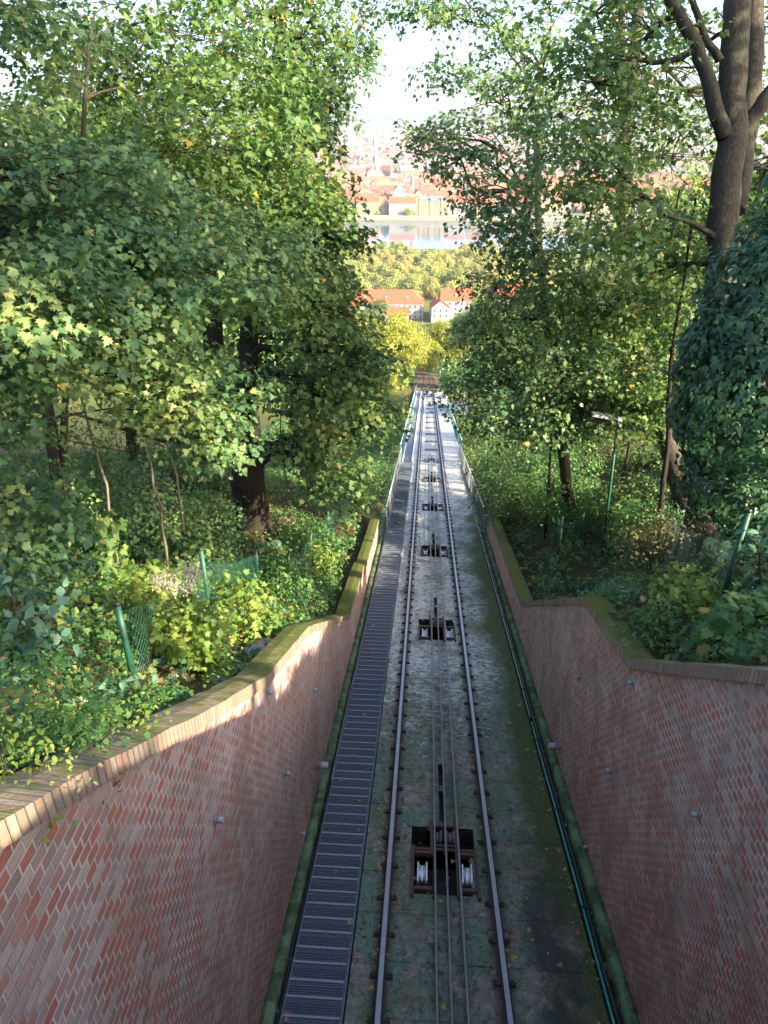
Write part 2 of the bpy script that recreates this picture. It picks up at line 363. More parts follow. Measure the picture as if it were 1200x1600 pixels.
def spray_leaves(cents, out, nl, rad, size, shape, up=.75, r=rng, thick=.16):
    """cents (m,3) spray centres, out (m,3) outward directions; nl leaves in each: a flat, slightly drooping disc"""
    m = len(cents)
    n0 = unit(np.array([0, 0, up]) + out * (1 - up) * .9 + r.normal(0, .18, (m, 3)))
    a = r.uniform(0, 2 * math.pi, (m, nl)); q_ = np.sqrt(r.uniform(0, 1, (m, nl))) * rad * r.uniform(.6, 1.3, (m, 1))
    t1 = unit(np.cross(n0, np.array([.3, .9, .1]))); t2 = np.cross(n0, t1)
    d = t1[:, None] * np.cos(a)[..., None] + t2[:, None] * np.sin(a)[..., None]
    pos = cents[:, None] + d * q_[..., None] + n0[:, None] * (r.normal(0, thick, (m, nl)) * rad - .35 * q_ * q_ / rad)[..., None]
    nrm = unit(n0[:, None] + r.normal(0, .40, (m, nl, 3)) + d * .25)
    ax = d + r.normal(0, .5, (m, nl, 3)) + np.array([0, 0, -.25])
    pos = pos.reshape(-1, 3); nrm = nrm.reshape(-1, 3); ax = ax.reshape(-1, 3)
    return leaves(pos, nrm, ax, size * r.uniform(.4, 1.25, len(pos)), shape, r)
def blob_points(c, rr, n, r, shell=.35):
    d = unit(r.normal(0, 1, (n, 3))); q_ = r.uniform(shell, 1, (n, 1)) ** .6
    return np.array(c) + d * q_ * np.array(rr), d
def curve(a, b, sag, n=6, wob=.04, r=rng):
    a = np.array(a, float); b = np.array(b, float); L = np.linalg.norm(b - a); out = []
    for i in range(n + 1):
        t = i / n; p = a * (1 - t) + b * t; p = p + np.array([0, 0, sag * L * 4 * t * (1 - t)])
        if 0 < i < n: p = p + r.normal(0, wob * L, 3)
        out.append(p)
    return out
def tree(name, base, trunks, blobs, leafsize, shape, mat, bark, label, group=None, nl=26, dens=1.0, srad=.45, rs=1, twigs=True, cat='tree', up=.75, limb=.09):
    """trunks: list of (points, r0, r1) relative to base; blobs: list of (centre rel, radii, sprays)"""
    r = np.random.default_rng(rs); root = empty(name, base); tag(root, label, cat, group)
    tb = MB(); allp = []
    for pts, r0, r1 in trunks:
        pts = [np.array(p, float) for p in pts]; fine = []
        for i in range(len(pts) - 1):
            for k in range(4): fine.append(pts[i] * (1 - k / 4) + pts[i + 1] * (k / 4))
        fine.append(pts[-1]); m = len(fine)
        fine = [p + (r.normal(0, .05 * r0 + .012, 3) * [1, 1, 0] if 0 < i < m - 1 else 0) for i, p in enumerate(fine)]
        rad = [r0 + (r1 - r0) * (i / (m - 1)) ** .8 for i in range(m)]
        if pts[0][2] < .1 and r0 > .08: rad[0] *= 1.35; rad[1] *= 1.08
        tb.tube(fine, rad, 12 if r0 > .12 else 7); allp += [(p, q_) for p, q_ in zip(fine, rad)]
    AP = np.array([p for p, _ in allp]); AR = np.array([q_ for _, q_ in allp])
    V = []; bm_ = MB()
    for c, rr, ns in blobs:
        c = np.array(c, float); ns = max(3, int(ns * dens))
        pts, d = blob_points(c, rr, ns, r)
        # limb from the trunk to the blob
        low = AP[:, 2] < c[2] + .5; idx = np.where(low)[0] if low.any() else np.arange(len(AP))
        j = idx[np.argmin(np.linalg.norm(AP[idx] - c, axis=1) + .6 * np.maximum(0, 1.5 - AP[idx][:, 2]))]
        lr = max(.012, min(AR[j] * .6, limb)); cv = curve(AP[j], c, .10, 7, .03, r)
        tb.tube(cv, list(np.linspace(lr, lr * .35, len(cv))), 6, False)
        if twigs:
            for k in range(0, ns, 2):
                s0 = cv[r.integers(3, len(cv))]; tw = curve(s0, pts[k], .06, 3, .04, r)
                bm_.tube(tw, list(np.linspace(lr * .28 + .004, .004, 4)), 3, False)
        V.append(spray_leaves(pts, d, nl, srad, leafsize, shape, up, r))
    V = np.concatenate(V); tb.add(bm_.v, bm_.f) if bm_.v else None; tb.build('trunk', bark, root, True)
    link('crown', np_mesh("crown", V), mat, root)
    return root
def copy_tree(o, loc=None, rz=None, s=None, parent=None, label=None, group=None, mats=None):
    c = o.copy(); COL.objects.link(c); c.parent = parent
    if loc is not None: c.location = loc
    if rz is not None: c.rotation_euler = (0, 0, rz)
    if s is not None: c.scale = (s if isinstance(s, tuple) else (s, s, s))
    if label: c['label'] = label
    if group: c['group'] = group
    for ch in o.children:
        k = copy_tree(ch, parent=c)
        if mats and ch.name.split('.')[0] in mats:
            k.material_slots[0].link = 'OBJECT'; k.material_slots[0].material = mats[ch.name.split('.')[0]]
    return c
# ---------------------------------------------------------------- ground
XL, XR = -2.11, 2.29
LPROF = [(-8, 9.0), (0, 6.75), (1.9, 5.96), (2.96, 5.52), (4.15, 4.98), (5.67, 4.36), (6.04, 4.2), (8.66, 3.6), (13.84, 1.42), (18.3, 1.30)]
LPROF2 = [(18.3, .98), (25.0, .95)]
RPROF = [(-8, 9.5), (0, 7.75), (4.44, 5.47), (6.18, 4.54), (7.3, 3.96), (9.8, 3.84), (15.74, 1.13), (26.6, 1.06)]
def interp(prof, y):
    return float(np.interp(y, [p[0] for p in prof], [p[1] for p in prof]))
def bank(x, y):
    """height of the ground over the inclined track plane"""
    ax = abs(x)
    if ax < 2.41: h = -0.9 if y < 43 else -0.9
    else:
        pr = interp(LPROF + LPROF2, min(y, 25)) if x < 0 else interp(RPROF, min(y, 26))
        pr = pr - .22 if y < 26 else pr - .22 - min(1.3, (y - 26) * .14)
        sl = (.30 if x < 0 else (.42 if y > 5 else .05 + .37 * max(0, (y - 2) / 3))) * min(1, max(0, (ax - 2.6) / 1.2))  # unseen near right bank flattened so the sun reaches the left wall
        h = pr + sl * min(ax - 2.6, 7) * (1 if y < 30 else max(.1, 1 - (y - 30) / 25))
        h += .12 * math.sin(x * 1.7 + y * .9) * math.sin(y * 1.3 - x * .6) + .25 * math.sin(x * .31 + 1) * math.sin(y * .23)
    if y > 43:
        d = min(1, (y - 43) / 6) * (1 if y < 104 else max(0, 1 - (y - 104) / 6))
        h -= 3.2 * d
    if y > 105: h = h * max(0, 1 - (y - 105) / 10) - .28 * min(1, (y - 105) / 10)
    return h
def GZ(x, y):
    if y < 150: return -T * y + bank(x, y)
    z0 = -T * y - .28
    e = min(1, max(0, (y - 300) / 180)); z0 = z0 * (1 - e) + (-106) * e if y < 480 else -106.
    if y < 480: z0 = max(z0, -106.)
    if 840 < y < 1185:
        a = min(1, (y - 840) / 40) * min(1, (1185 - y) / 6); z0 -= 12 * a
    if y > 2200: z0 += (min(y, 5000) - 2200) ** 1.25 * .0042
    if y > 4600: z0 += 36 * math.sin(min(1, (y - 4600) / 1500) * math.pi / 2) * (1 + .22 * math.sin(x * .0011) + .10 * math.sin(x * .004 + 1))
    if y > 100 and y < 700 : z0 += 2.5 * math.sin(x * .02) * min(1, (y - 100) / 100)
    return z0
def ground():
    xs = [0.0, 1.5, 2.36, 2.42, 2.7, 3, 3.5, 4, 4.6, 5.3, 6, 7, 8, 9.5, 11, 13, 16, 20, 26, 35, 50, 75, 110, 170, 260, 400, 650, 1000, 1600, 2600, 4200, 7000]
    xs = [-v for v in xs[:0:-1]] + xs
    ys = list(np.arange(-30, 46, .75)) + list(np.arange(46, 130, 2.5)) + [132, 140, 150, 170, 200, 240, 290, 340, 390, 430, 480, 560, 650, 750, 840, 850, 860, 870, 880, 1000, 1150, 1179, 1181, 1185, 1186, 1300, 1600, 2200, 2600, 3000, 3500, 4000, 4600, 4800, 5000, 5300, 5700, 6100, 8000, 12000]
    m = MB(); nx = len(xs)
    vs = [(x, y, GZ(x, y)) for y in ys for x in xs]
    fs = [(j * nx + i, j * nx + i + 1, (j + 1) * nx + i + 1, (j + 1) * nx + i) for j in range(len(ys) - 1) for i in range(nx - 1)]
    m.add(vs, fs); tag(m.build('ground', M['earth'], None, True), kind='structure')
ground()
m = MB(); m.box(-3500, 3500, 846, 1184, -112.3, -112.0); tag(m.build('river', M['water']), kind='structure')

# ---------------------------------------------------------------- track bed with pits
PULLEYS = [6.95, 15.7, 23.1, 30.3, 37.2, 43.9]
def slab():
    holes = []
    for y in PULLEYS:
        holes += [(-.43, -.17, y + .45, y + 1.0), (.27, .56, y + .45, y + 1.0), (-.17, .27, y + .45, y + 1.0), (-.38, .47, y - .42, y + .45), (.02, .11, y + 1.15, y + 1.95), (.02, .11, y + 2.12, y + 2.75)]
    xs = sorted(set([-1.14, -.75, .75, 1.2, 1.94] + [v for h in holes for v in h[:2]])); ys = sorted(set(list(np.arange(-6, 43.1, 1.0)) + [43.0] + [v for h in holes for v in h[2:]]))
    m = MB(); pit = MB()
    ys = [y for y in ys if y <= 43.001] + [y for y in ys if y > 43.001 and y < 47.2]
    for j in range(len(ys) - 1):
        for i in range(len(xs) - 1):
            cx, cy = (xs[i] + xs[i + 1]) / 2, (ys[j] + ys[j + 1]) / 2
            a, b, c, d = (xs[i], ys[j]), (xs[i + 1], ys[j]), (xs[i + 1], ys[j + 1]), (xs[i], ys[j + 1])
            if any(h[0] < cx < h[1] and h[2] < cy < h[3] for h in holes): continue
            m.add([P3(*a), P3(*b), P3(*c), P3(*d)], [(0, 1, 2, 3)])
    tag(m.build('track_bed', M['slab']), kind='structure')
    for (x0, x1, y0, y1) in holes:
        D = -.42 if x1 - x0 > .12 else -.16
        v = [P3(x0, y0, 0), P3(x1, y0, 0), P3(x1, y1, 0), P3(x0, y1, 0), P3(x0, y0, D), P3(x1, y0, D), P3(x1, y1, D), P3(x0, y1, D)]
        f = [(4, 5, 6, 7)]
        for a, b, k in ((0, 1, 0), (1, 2, 1), (2, 3, 0), (3, 0, 1)): f.append((a, b, b + 4, a + 4))
        pit.add(v, f)
    tag(pit.build('pulley_pits', M['pit']), kind='structure')
slab()
# side gutters and mossy kerbs
m = MB(); m.box(-2.11, -1.14, -6, 25.2, -.5, -.12, True); m.box(1.94, 2.29, -6, 26.6, -.5, -.14, True)
m.box(-1.95, -1.14, 25.2, 43, -.5, -.1, True); m.box(1.94, 2.2, 26.6, 43, -.5, -.05, True)
tag(m.build('gutter', M['gutter']), kind='structure')
def wob_strip(name, x0, x1, y0, y1, h0, h1, mat, amp=.012, step=.35, seed=1):
    r = np.random.default_rng(seed); m = MB(); n = int((y1 - y0) / step); rows = []; lo = r.normal(0, 1, n + 40); lo = np.convolve(lo, np.ones(9) / 5, 'same')
    for j in range(n + 1):
        y = y0 + (y1 - y0) * j / n; d = r.normal(0, amp * .6, 4) + lo[j] * amp
        rows.append([P3(x0 + d[0] * .5, y, h0), P3(x0 + d[1], y, h1 + d[2]), P3((x0 + x1) / 2, y, h1 + .012 + d[0]), P3(x1 + d[3], y, h1 + d[1]), P3(x1 + d[2] * .5, y, h0)])
    vs = [p for r_ in rows for p in r_]; fs = []
    for j in range(n):
        for i in range(4): fs.append((j * 5 + i, j * 5 + i + 1, (j + 1) * 5 + i + 1, (j + 1) * 5 + i))
    m.add(vs, fs); return m.build(name, mat, None, True)
tag(wob_strip('kerb', -2.11, -1.97, -6, 25.0, -.3, .05, M['kerb'], .008, .12, seed=2), kind='structure')
tag(wob_strip('kerb', 2.15, 2.29, -6, 26.4, -.3, .05, M['kerb'], .008, .12, seed=3), kind='structure')
tag(wob_strip('verge', -2.5, -1.95, 25.0, 44, -.5, -.02, M['kerb'], .05, seed=4), kind='structure')
tag(wob_strip('verge', 1.94, 2.5, 26.4, 44, -.5, .0, M['kerb'], .05, seed=5), kind='structure')

# ---------------------------------------------------------------- retaining walls
def wall(name, X, prof, matk, label, side, parts=None):
    """side -1 left wall (face looks +x), +1 right wall"""
    th = .24; m = MB()
    for i in range(len(prof) - 1):
        (ya, ha), (yb, hb) = prof[i], prof[i + 1]; n = max(1, int((yb - ya) / 1.0))
        for k in range(n):
            y0, y1 = ya + (yb - ya) * k / n, ya + (yb - ya) * (k + 1) / n
            h0, h1 = ha + (hb - ha) * k / n - .15, ha + (hb - ha) * (k + 1) / n - .15
            p = [(X, y0, -.5 - T * y0), (X, y1, -.5 - T * y1), (X, y1, h1 - T * y1), (X, y0, h0 - T * y0)]
            uv = [(q[1], q[2] + 60) for q in p]
            o = [(q[0] + side * th, q[1], q[2]) for q in p]
            if side < 0: m.add(p, [(0, 1, 2, 3)], [uv]); m.add(o, [(3, 2, 1, 0)], [uv[::-1]])
            else: m.add(p, [(3, 2, 1, 0)], [uv[::-1]]); m.add(o, [(0, 1, 2, 3)], [uv])
    for (y, h), s_ in ((prof[0], 1), (prof[-1], -1)):
        q = [(X, y, -.5 - T * y), (X + side * th, y, -.5 - T * y), (X + side * th, y, h - .15 - T * y), (X, y, h - .15 - T * y)]
        m.add(q, [(0, 1, 2, 3)], [[(a[0], a[2] + 60) for a in q]])
    root = m.build(name, M[matk]); tag(root, label, 'wall')
    # coping: bricks laid across on a slightly wavy line
    c = MB(); xf = X - side * .035; xb = X + side * (th + .06); L = 0.0
    st = []
    for i in range(len(prof) - 1):
        (ya, ha), (yb, hb) = prof[i], prof[i + 1]; n = max(1, int((yb - ya) / .25))
        for k in range(n): st.append((ya + (yb - ya) * k / n, ha + (hb - ha) * k / n))
    st.append(prof[-1]); r = np.random.default_rng(11); rows = []; Ls = []
    for i, (y, h) in enumerate(st):
        if i: L += math.hypot(y - st[i - 1][0], (h - T * y) - (st[i - 1][1] - T * st[i - 1][0]))
        d = r.normal(0, .006, 3); Ls.append(L)
        rows.append([(xf + d[0], y, h - .15 - T * y), (xf + d[0], y, h + d[1] - T * y), ((xf + xb) / 2, y, h + .018 + d[1] - T * y), (xb + d[2], y, h - .005 + d[1] - T * y), (xb + d[2], y, h - .17 - T * y)])
    vv = [0, .15, .30, .45, .6]
    for i in range(len(rows) - 1):
        for k in range(4):
            q = [rows[i][k], rows[i + 1][k], rows[i + 1][k + 1], rows[i][k + 1]]; uv = [(Ls[i], vv[k] + .01), (Ls[i + 1], vv[k] + .01), (Ls[i + 1], vv[k + 1] - .01), (Ls[i], vv[k + 1] - .01)]
            if side > 0: q, uv = q[::-1], uv[::-1]
            c.add(q, [(0, 1, 2, 3)], [uv])
        q = [rows[i][4], rows[i + 1][4], rows[i + 1][0], rows[i][0]]; c.add(q, [(0, 1, 2, 3)], [[(Ls[i], 0), (Ls[i + 1], 0), (Ls[i + 1], .3), (Ls[i], .3)]])
    for rr_ in (rows[0], rows[-1]): c.add(rr_, [(0, 1, 2, 3, 4)], [[(0, .1)] * 5])
    c.build('coping', M['coping'], root); return root
wall('retaining_wall', XL, LPROF, 'brick_l', 'tall red and mauve brick retaining wall beside the metal stairs, its coping patched with sunlight', -1)
wall('retaining_wall', XL - .03, LPROF2, 'brick_l', 'short low brick wall section just past the tall wall, before the left handrail starts', -1)
wall('retaining_wall', XR, RPROF, 'brick_r', 'tall dark red brick retaining wall with mossy stepped coping, on the side of the teal pipe', 1)

# weep pipes, wall lamps, junction box
i = 0
WEEP = [(6.15, 3.91, -1, 'high on the left brick wall close under the coping'), (8.92, 2.19, -1, 'on the left brick wall above the far silver lamp end'), (6.62, 2.22, -1, 'halfway up the left brick wall, nearer than the silver lamp'),
        (4.12, 3.77, -1, 'on the left brick wall amid the palest bricks'), (7.25, .4, -1, 'at the foot of the left brick wall just above the kerb'), (14.19, .63, -1, 'at the far shaded end of the left brick wall'),
        (9.45, 2.37, 1, 'in the middle of the dark streaked part of the right wall'), (7.1, 3.70, 1, 'right under the coping corner of the right wall'), (7.23, 2.05, 1, 'halfway up the right brick wall, level with the silver lamp'),
        (4.82, 3.49, 1, 'on the right wall where bricks stick out nearest the viewer'), (7.52, .16, 1, 'at the foot of the right brick wall beside the kerb'), (14.88, .63, 1, 'at the far top corner of the right brick wall')]
for y, h, sd, wtxt in WEEP:
    X = XL if sd < 0 else XR; z = h - T * y
    root = empty('drain_spout', (X, y, z)); tag(root, 'small silver drain spout ' + wtxt, 'drain spout', 'drain spouts in the brick walls')
    m = MB(); c = []
    m.lathe([(0, .0), (0, .028), (.075 * -sd, .028), (.075 * -sd, .022), (.02 * -sd, .022)], (0, 0, 0), 'x', 14); m.build('spout', M['galv'], root, True)
    m = MB(); x0, x1 = sorted((0.003 * -sd, .012 * -sd)); m.box(x0, x1, -.045, .045, -.045, .045); m.build('flange', M['galv'], root)
for X, y, h, sd, txt in ((-2.11, 8.75, .62, -1, 'silver cylindrical wall lamp above the stairs on the left kerb side'), (2.29, 9.95, .40, 1, 'silver cylindrical wall lamp above the teal pipe on the right side')):
    root = empty('wall_lamp', (X, y, h - T * y)); tag(root, txt, 'wall lamp', 'cylindrical wall lamps')
    s = -sd; m = MB(); m.lathe([(.03 * s, 0), (.03 * s, .062), (.20 * s, .065), (.205 * s, .055)], (0, 0, 0), 'x', 24); m.build('housing', M['galv'], root, True)
    m = MB(); m.lathe([(.203 * s, 0), (.207 * s, .052), (.212 * s, .03), (.213 * s, 0)], (0, 0, 0), 'x', 24); m.build('lens', M['white_paint'], root, True)
    m = MB(); m.lathe([(0, 0), (0, .035), (.03 * s, .035)], (0, 0, 0), 'x', 16); m.build('bracket', M['galv'], root)

# ---------------------------------------------------------------- rails
def rail(x, label):
    root = empty('rail', P3(x, 0, 0)); tag(root, label, 'rail', 'running rails')
    y0, y1 = -6, 112.
    def strip(prof, nm, mat):
        m = MB(); ys = np.linspace(y0, y1, 60); k = len(prof)
        vs = [(a, y, b - T * y) for y in ys for a, b in prof]
        fs = [(j * k + i, j * k + (i + 1) % k, (j + 1) * k + (i + 1) % k, (j + 1) * k + i) for j in range(len(ys) - 1) for i in range(k)]
        m.add(vs, fs); return m.build(nm, mat, root)
    strip([(-.032, .125), (-.030, .141), (.030, .141), (.032, .125)], 'railhead', M['rail_head'])
    strip([(-.070, .002), (-.066, .016), (-.012, .03), (-.012, .10), (-.034, .112), (-.034, .124), (.034, .124), (.034, .112), (.012, .10), (.012, .03), (.066, .016), (.070, .002)], 'web', M['rail_side'])
    m = MB()
    def cl(m, y):
        pr = [(-.145, .003), (-.145, .014), (-.125, .014), (-.12, .05), (-.105, .05), (-.10, .04), (-.055, .045), (-.05, .018), (.05, .018), (.055, .045), (.10, .04), (.105, .05), (.12, .05), (.125, .014), (.145, .014), (.145, .003)]
        k = len(pr); vs = [(a, yy, b - T * yy) for yy in (y - .035, y + .035) for a, b in pr]
        m.add(vs, [tuple(range(k))[::-1], tuple(range(k, 2 * k))] + [(i, (i + 1) % k, (i + 1) % k + k, i + k) for i in range(k)])
    cl(m, 0); me = m.mesh('rail_clip'); me.materials.append(M['clip'])
    for k in range(100):
        y = 3.3 + k * .62; o = link('rail_clip', me, None, root, (0, y, -T * y))
    m = MB()
    for k in range(100, 175): cl(m, 3.3 + k * .62)
    tag(m.build('rail_clips', M['clip'], root), kind='stuff')
rail(-.75, 'running rail nearer the metal stairs, with a shiny worn head')
rail(.77, 'running rail nearer the mossy strip and teal pipe, with a shiny worn head')

# ---------------------------------------------------------------- haul cables
def cable(x0, x1, h, rad, label):
    m = MB(); n = 6; L = []
    ys = list(np.arange(-4, 16, .02)) + list(np.arange(16, 112, 2.0)); k = 12
    vs = []
    for y in ys:
        x = x0 + (x1 - x0) * min(1, y / 40); tw = y * 26
        for j in range(k):
            a = 2 * math.pi * j / k; rr_ = rad * (1 + (.13 * math.cos(6 * a + tw) if y < 16 else 0))
            vs.append((x + rr_ * math.cos(a), y, h - T * y + rr_ * math.sin(a)))
    fs = [(j * k + i, j * k + (i + 1) % k, (j + 1) * k + (i + 1) % k, (j + 1) * k + i) for j in range(len(ys) - 1) for i in range(k)]
    m.add(vs, fs); o = m.build('haul_cable', M['cable'], None, True); tag(o, label, 'cable', 'haul cables')
cable(-.07, -.05, .12, .015, 'left steel haul cable, over the inner dark pulley wheel')
cable(.10, .13, .12, .015, 'middle steel haul cable between the two others')
cable(.29, .32, .13, .018, 'right and thickest steel haul cable, over the bright right-hand roller')

# ---------------------------------------------------------------- cable pulleys
def pulley(y, detail, label):
    root = empty('cable_pulley', P3(0.03, y, 0)); tag(root, label, 'pulley', 'cable pulley units between the rails')
    def bx(m, x0, x1, y0, y1, z0, z1): m.box(x0, x1, y0, y1, z0, z1, True)
    f = MB()
    for x in (-.43, -.10, .24, .53): bx(f, x - .022, x + .022, -.50, .50, -.05, .075)
    for yy in (-.34, .38): bx(f, -.40, -.14, yy - .03, yy + .03, -.04, .055); bx(f, .27, .50, yy - .03, yy + .03, -.04, .055)
    bx(f, -.45, .55, .455, .50, -.06, .03)
    f.build('outer_frame', M['rust'], root)
    g = MB()
    for x in (-.145, .065, .235): bx(g, x - .018, x + .018, .30, 1.12, .02, .085)
    bx(g, -.13, .22, .53, .565, .0, .05); bx(g, -.13, .22, .98, 1.01, .0, .05)
    for x in (-.145, .065, .235):
        for yy in (.42, .75, 1.05): g.lathe([(.085, .013), (.10, .013)], (x, yy, -T * yy), 'z', 6)
    g.build('inner_frame', M['rust'], root)
    for x in (-.285, .375):
        m = MB(); w_ = .075; m.lathe([(-w_, .0), (-w_, .215), (-w_ * .72, .215), (-w_ * .62, .175), (-.012, .165), (.012, .165), (w_ * .62, .175), (w_ * .72, .215), (w_, .215), (w_, 0)], (x, -.02, -.10 + T * .02), 'x', 40)
        o = m.build('roller', M['roller'], root, False)
        m = MB(); m.lathe([(-.105, 0), (-.105, .028), (.105, .028), (.105, 0)], (x, -.02, -.10 + T * .02), 'x', 12); m.build('axle', M['rust'], o)
    for x in (-.05, .15):
        m = MB(); m.lathe([(-.07, 0), (-.07, .13), (-.05, .13), (-.01, .095), (.01, .095), (.05, .13), (.07, .13), (.07, 0)], (x, .76, -.03 - T * .76), 'x', 28); m.build('sheave', M['sheave'], root)
    return root
names = ['nearest cable pulley unit in a dark pit, two bright rollers in front', 'second cable pulley unit from the viewer, below the slotted plate', 'third cable pulley unit from the viewer, beside the wall end', 'fourth cable pulley unit from the viewer', 'fifth cable pulley unit, short before the bridge', 'sixth cable pulley unit, at the start of the bridge deck']
p0 = pulley(PULLEYS[0], True, names[0])
for y, t in zip(PULLEYS[1:], names[1:]):
    c = copy_tree(p0, P3(0.03, y, 0), label=t)
BRP = [49, 53.4, 58, 62.5, 67, 72, 77, 81.7, 86.8, 91.8, 96.5, 101, 106]
ords = ['seventh', 'eighth', 'ninth', 'tenth', 'eleventh', 'twelfth', 'thirteenth', 'fourteenth', 'fifteenth', 'sixteenth', 'seventeenth', 'eighteenth', 'last']
g0 = None
for y, t in zip(BRP, ords):
    lab = t + ' pulley down the track, a small dark row of sheaves on the pale bridge'
    if g0 is None:
        g0 = empty('cable_pulley', P3(0.03, y, .0)); tag(g0, lab, 'pulley', 'cable pulley units between the rails')
        f = MB()
        for x in (-.40, -.12, .22, .50): f.box(x - .02, x + .02, -.28, .28, -.02, .05, True)
        for yy in (-.26, .24): f.box(-.42, .52, yy, yy + .03, -.03, .03, True)
        f.build('outer_frame', M['rust'], g0)
        for x in (-.26, .0, .12, .36):
            m = MB(); m.lathe([(-.05, 0), (-.05, .10), (-.035, .10), (0, .07), (.035, .10), (.05, .10), (.05, 0)], (x, 0, .01), 'x', 20); m.build('sheave', M['sheave'], g0)
    else: copy_tree(g0, P3(0.03, y, .0), label=lab)

# ---------------------------------------------------------------- metal stairs
def grating(w_, d, nx, ny):
    m = MB()
    for i in range(nx + 1):
        x = -w_ / 2 + w_ * i / nx; m.box(x - .003, x + .003, 0, d, -.016, 0)
    for j in range(1, ny):
        y = d * j / ny; m.box(-w_ / 2, w_ / 2, y - .003, y + .003, -.010, .0005)
    for y in (0, d): m.box(-w_ / 2 - .004, w_ / 2 + .004, y - .009, y + .009, -.036, .006)
    for x in (-w_ / 2 - .008, w_ / 2 + .004): m.box(x, x + .004, 0, d, -.034, .002)
    return m
root = empty('metal_stairs', P3(-1.52, 0, 0)); tag(root, 'long flight of dark steel grating steps going down beside the left wall', 'stairs')
W = .66
for s in (-1, 1):
    m = MB(); x = s * (W / 2 + .022); m.box(x - .008, x + .008, -6, 43, -.06, .05 , True); m.build('stringer', M['grate'], root)
ga = grating(W, .265, 22, 9).mesh('tread'); gb = grating(W, .235, 22, 8).mesh('tread'); ga.materials.append(M['grate']); gb.materials.append(M['grate'])
nosm = []
for d in (.265, .235):
    mm = MB(); mm.box(-W / 2 - .004, W / 2 + .004, d - .004, d + .022, -.03, .0085); a_ = mm.mesh('nosing'); a_.materials.append(M['nosing']); nosm.append(a_)
PH = .47; ys0 = 2.6; parts = 0; far = MB()
for k in range(int((43 - ys0) / PH)):
    y = ys0 + k * PH; z = -T * (y + .12) + .075
    for me, dy, dz, in ((ga, 0, 0), (gb, .255, -.062)):
        if parts < 100: to = link('tread', me, None, root, (0 if parts % 7 else .006, y + dy, z + dz)); link('nosing', nosm[me is gb], None, to); parts += 1
        else:
            d = .265 if me is ga else .235; Y = y + dy; Z = z + dz
            far.box(-W / 2, W / 2, Y, Y + .012, Z - .034, Z + .006); far.box(-W / 2, W / 2, Y + d - .01, Y + d, Z - .034, Z + .006)
            for i in range(12): x = -W / 2 + W * i / 11; far.box(x - .002, x + .002, Y, Y + d, Z - .02, Z)
            for j in range(1, 4): far.box(-W / 2, W / 2, Y + d * j / 4 - .002, Y + d * j / 4 + .002, Z - .012, Z + .0005)
tag(far.build('treads', M['grate'], root), kind='stuff')
m = MB()  # thin near-black sheet under the treads, seen through the grating
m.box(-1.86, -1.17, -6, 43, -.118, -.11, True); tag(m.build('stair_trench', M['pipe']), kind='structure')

# pipes and cables along the edges
def run(name, mat, rad, pts, label, cat, n=8):
    m = MB(); m.tube(pts, rad, n); o = m.build(name, mat, None, True); tag(o, label, cat); return o
def wav(x, h, y0, y1, step, a, seed):
    r = np.random.default_rng(seed); return [P3(x + r.normal(0, a), y, h + abs(r.normal(0, a))) for y in np.arange(y0, y1, step)]
run('power_cable', M['pipe'], .018, wav(-1.915, -.02, -4, 43, .8, .006, 1), 'black power cable lying beside the stairs, nearer the kerb', 'cable')
run('power_cable', M['pipe'], .013, wav(-1.885, -.03, -4, 43, .7, .008, 2), 'thinner black cable lying tight against the stair edge', 'cable')
run('pale_conduit', M['galv'], .009, wav(-1.90, .05, 9, 43, .9, .004, 3), 'thin pale conduit along the left edge of the far stairs', 'conduit')
run('water_pipe', M['teal'], .017, wav(1.985, .03, -4, 11.5, .9, .004, 4), 'teal pipe along the foot of the right wall', 'pipe')
run('water_pipe', M['galv'], .015, wav(1.985, .03, 11.5, 43, .9, .005, 5), 'greyish pipe that carries on from the teal one down the track', 'pipe')
run('power_cable', M['pipe'], .022, wav(2.045, .02, -4, 43, .8, .006, 6), 'black cable running beside the teal pipe', 'cable')
m = MB()
for y in np.arange(2.2, 40, 2.1): m.box(1.955, 2.08, y, y + .04, .0, .062, True)
tag(m.build('pipe_clamps', M['pipe']), 'dark pipe clamps holding the teal pipe', 'clamp', kind='stuff')
root = empty('junction_box', (2.20, 25.9, .30 - T * 25.9)); tag(root, 'grey electric junction box at the end of the right wall', 'box')
m = MB(); m.box(-.11, .11, -.07, .07, .10, .62); m.build('case', M['galv'], root)
m = MB(); m.box(-.10, .10, -.082, -.07, .12, .58); m.build('cover', M['galv'], root)
m = MB(); m.tube([(0, -.02, .12), (.0, -.1, -.1), (-.08, -.3, -.2), (-.22, -.5, -.22)], .028, 8); m.build('hose', M['pipe'], root, True)

# ---------------------------------------------------------------- railings and bridge
def railing(x0, y0, x1, y1, hgt, label, mat_top, infill, base=0., posts=2.2):
    n = int((y1 - y0) / posts); root = empty('railing', P3(x0, y0, base)); tag(root, label, 'railing')
    L = lambda t, h: (x0 * (1 - t) + x1 * t - x0, (y1 - y0) * t, h - T * (y1 - y0) * t)
    m = MB(); m.tube([L(0, hgt), L(1, hgt)], .028, 8); m.build('handrail', mat_top, root, True)
    m = MB(); m.tube([L(0, hgt * .52), L(1, hgt * .52)], .014, 6); m.tube([L(0, .08), L(1, .08)], .014, 6); m.build('lower_bars', infill, root, True)
    for i in range(n + 1):
        m = MB(); a = L(i / n, 0); m.tube([a[:2] + (a[2] - .35,), L(i / n, hgt - .02)], .024, 6); m.build('post', infill, root, True)
    m = MB(); k = int((y1 - y0) / .14)
    for i in range(k + 1): m.tube([L(i / k, .08), L(i / k, hgt - .03)], .0065, 3, False)
    tag(m.build('balusters', infill, root), kind='stuff')
railing(-1.93, 26.5, -1.93, 43.5, 1.0, 'dark near handrail with a pale top bar on the stair side', M['railbar'], M['grey_paint'])
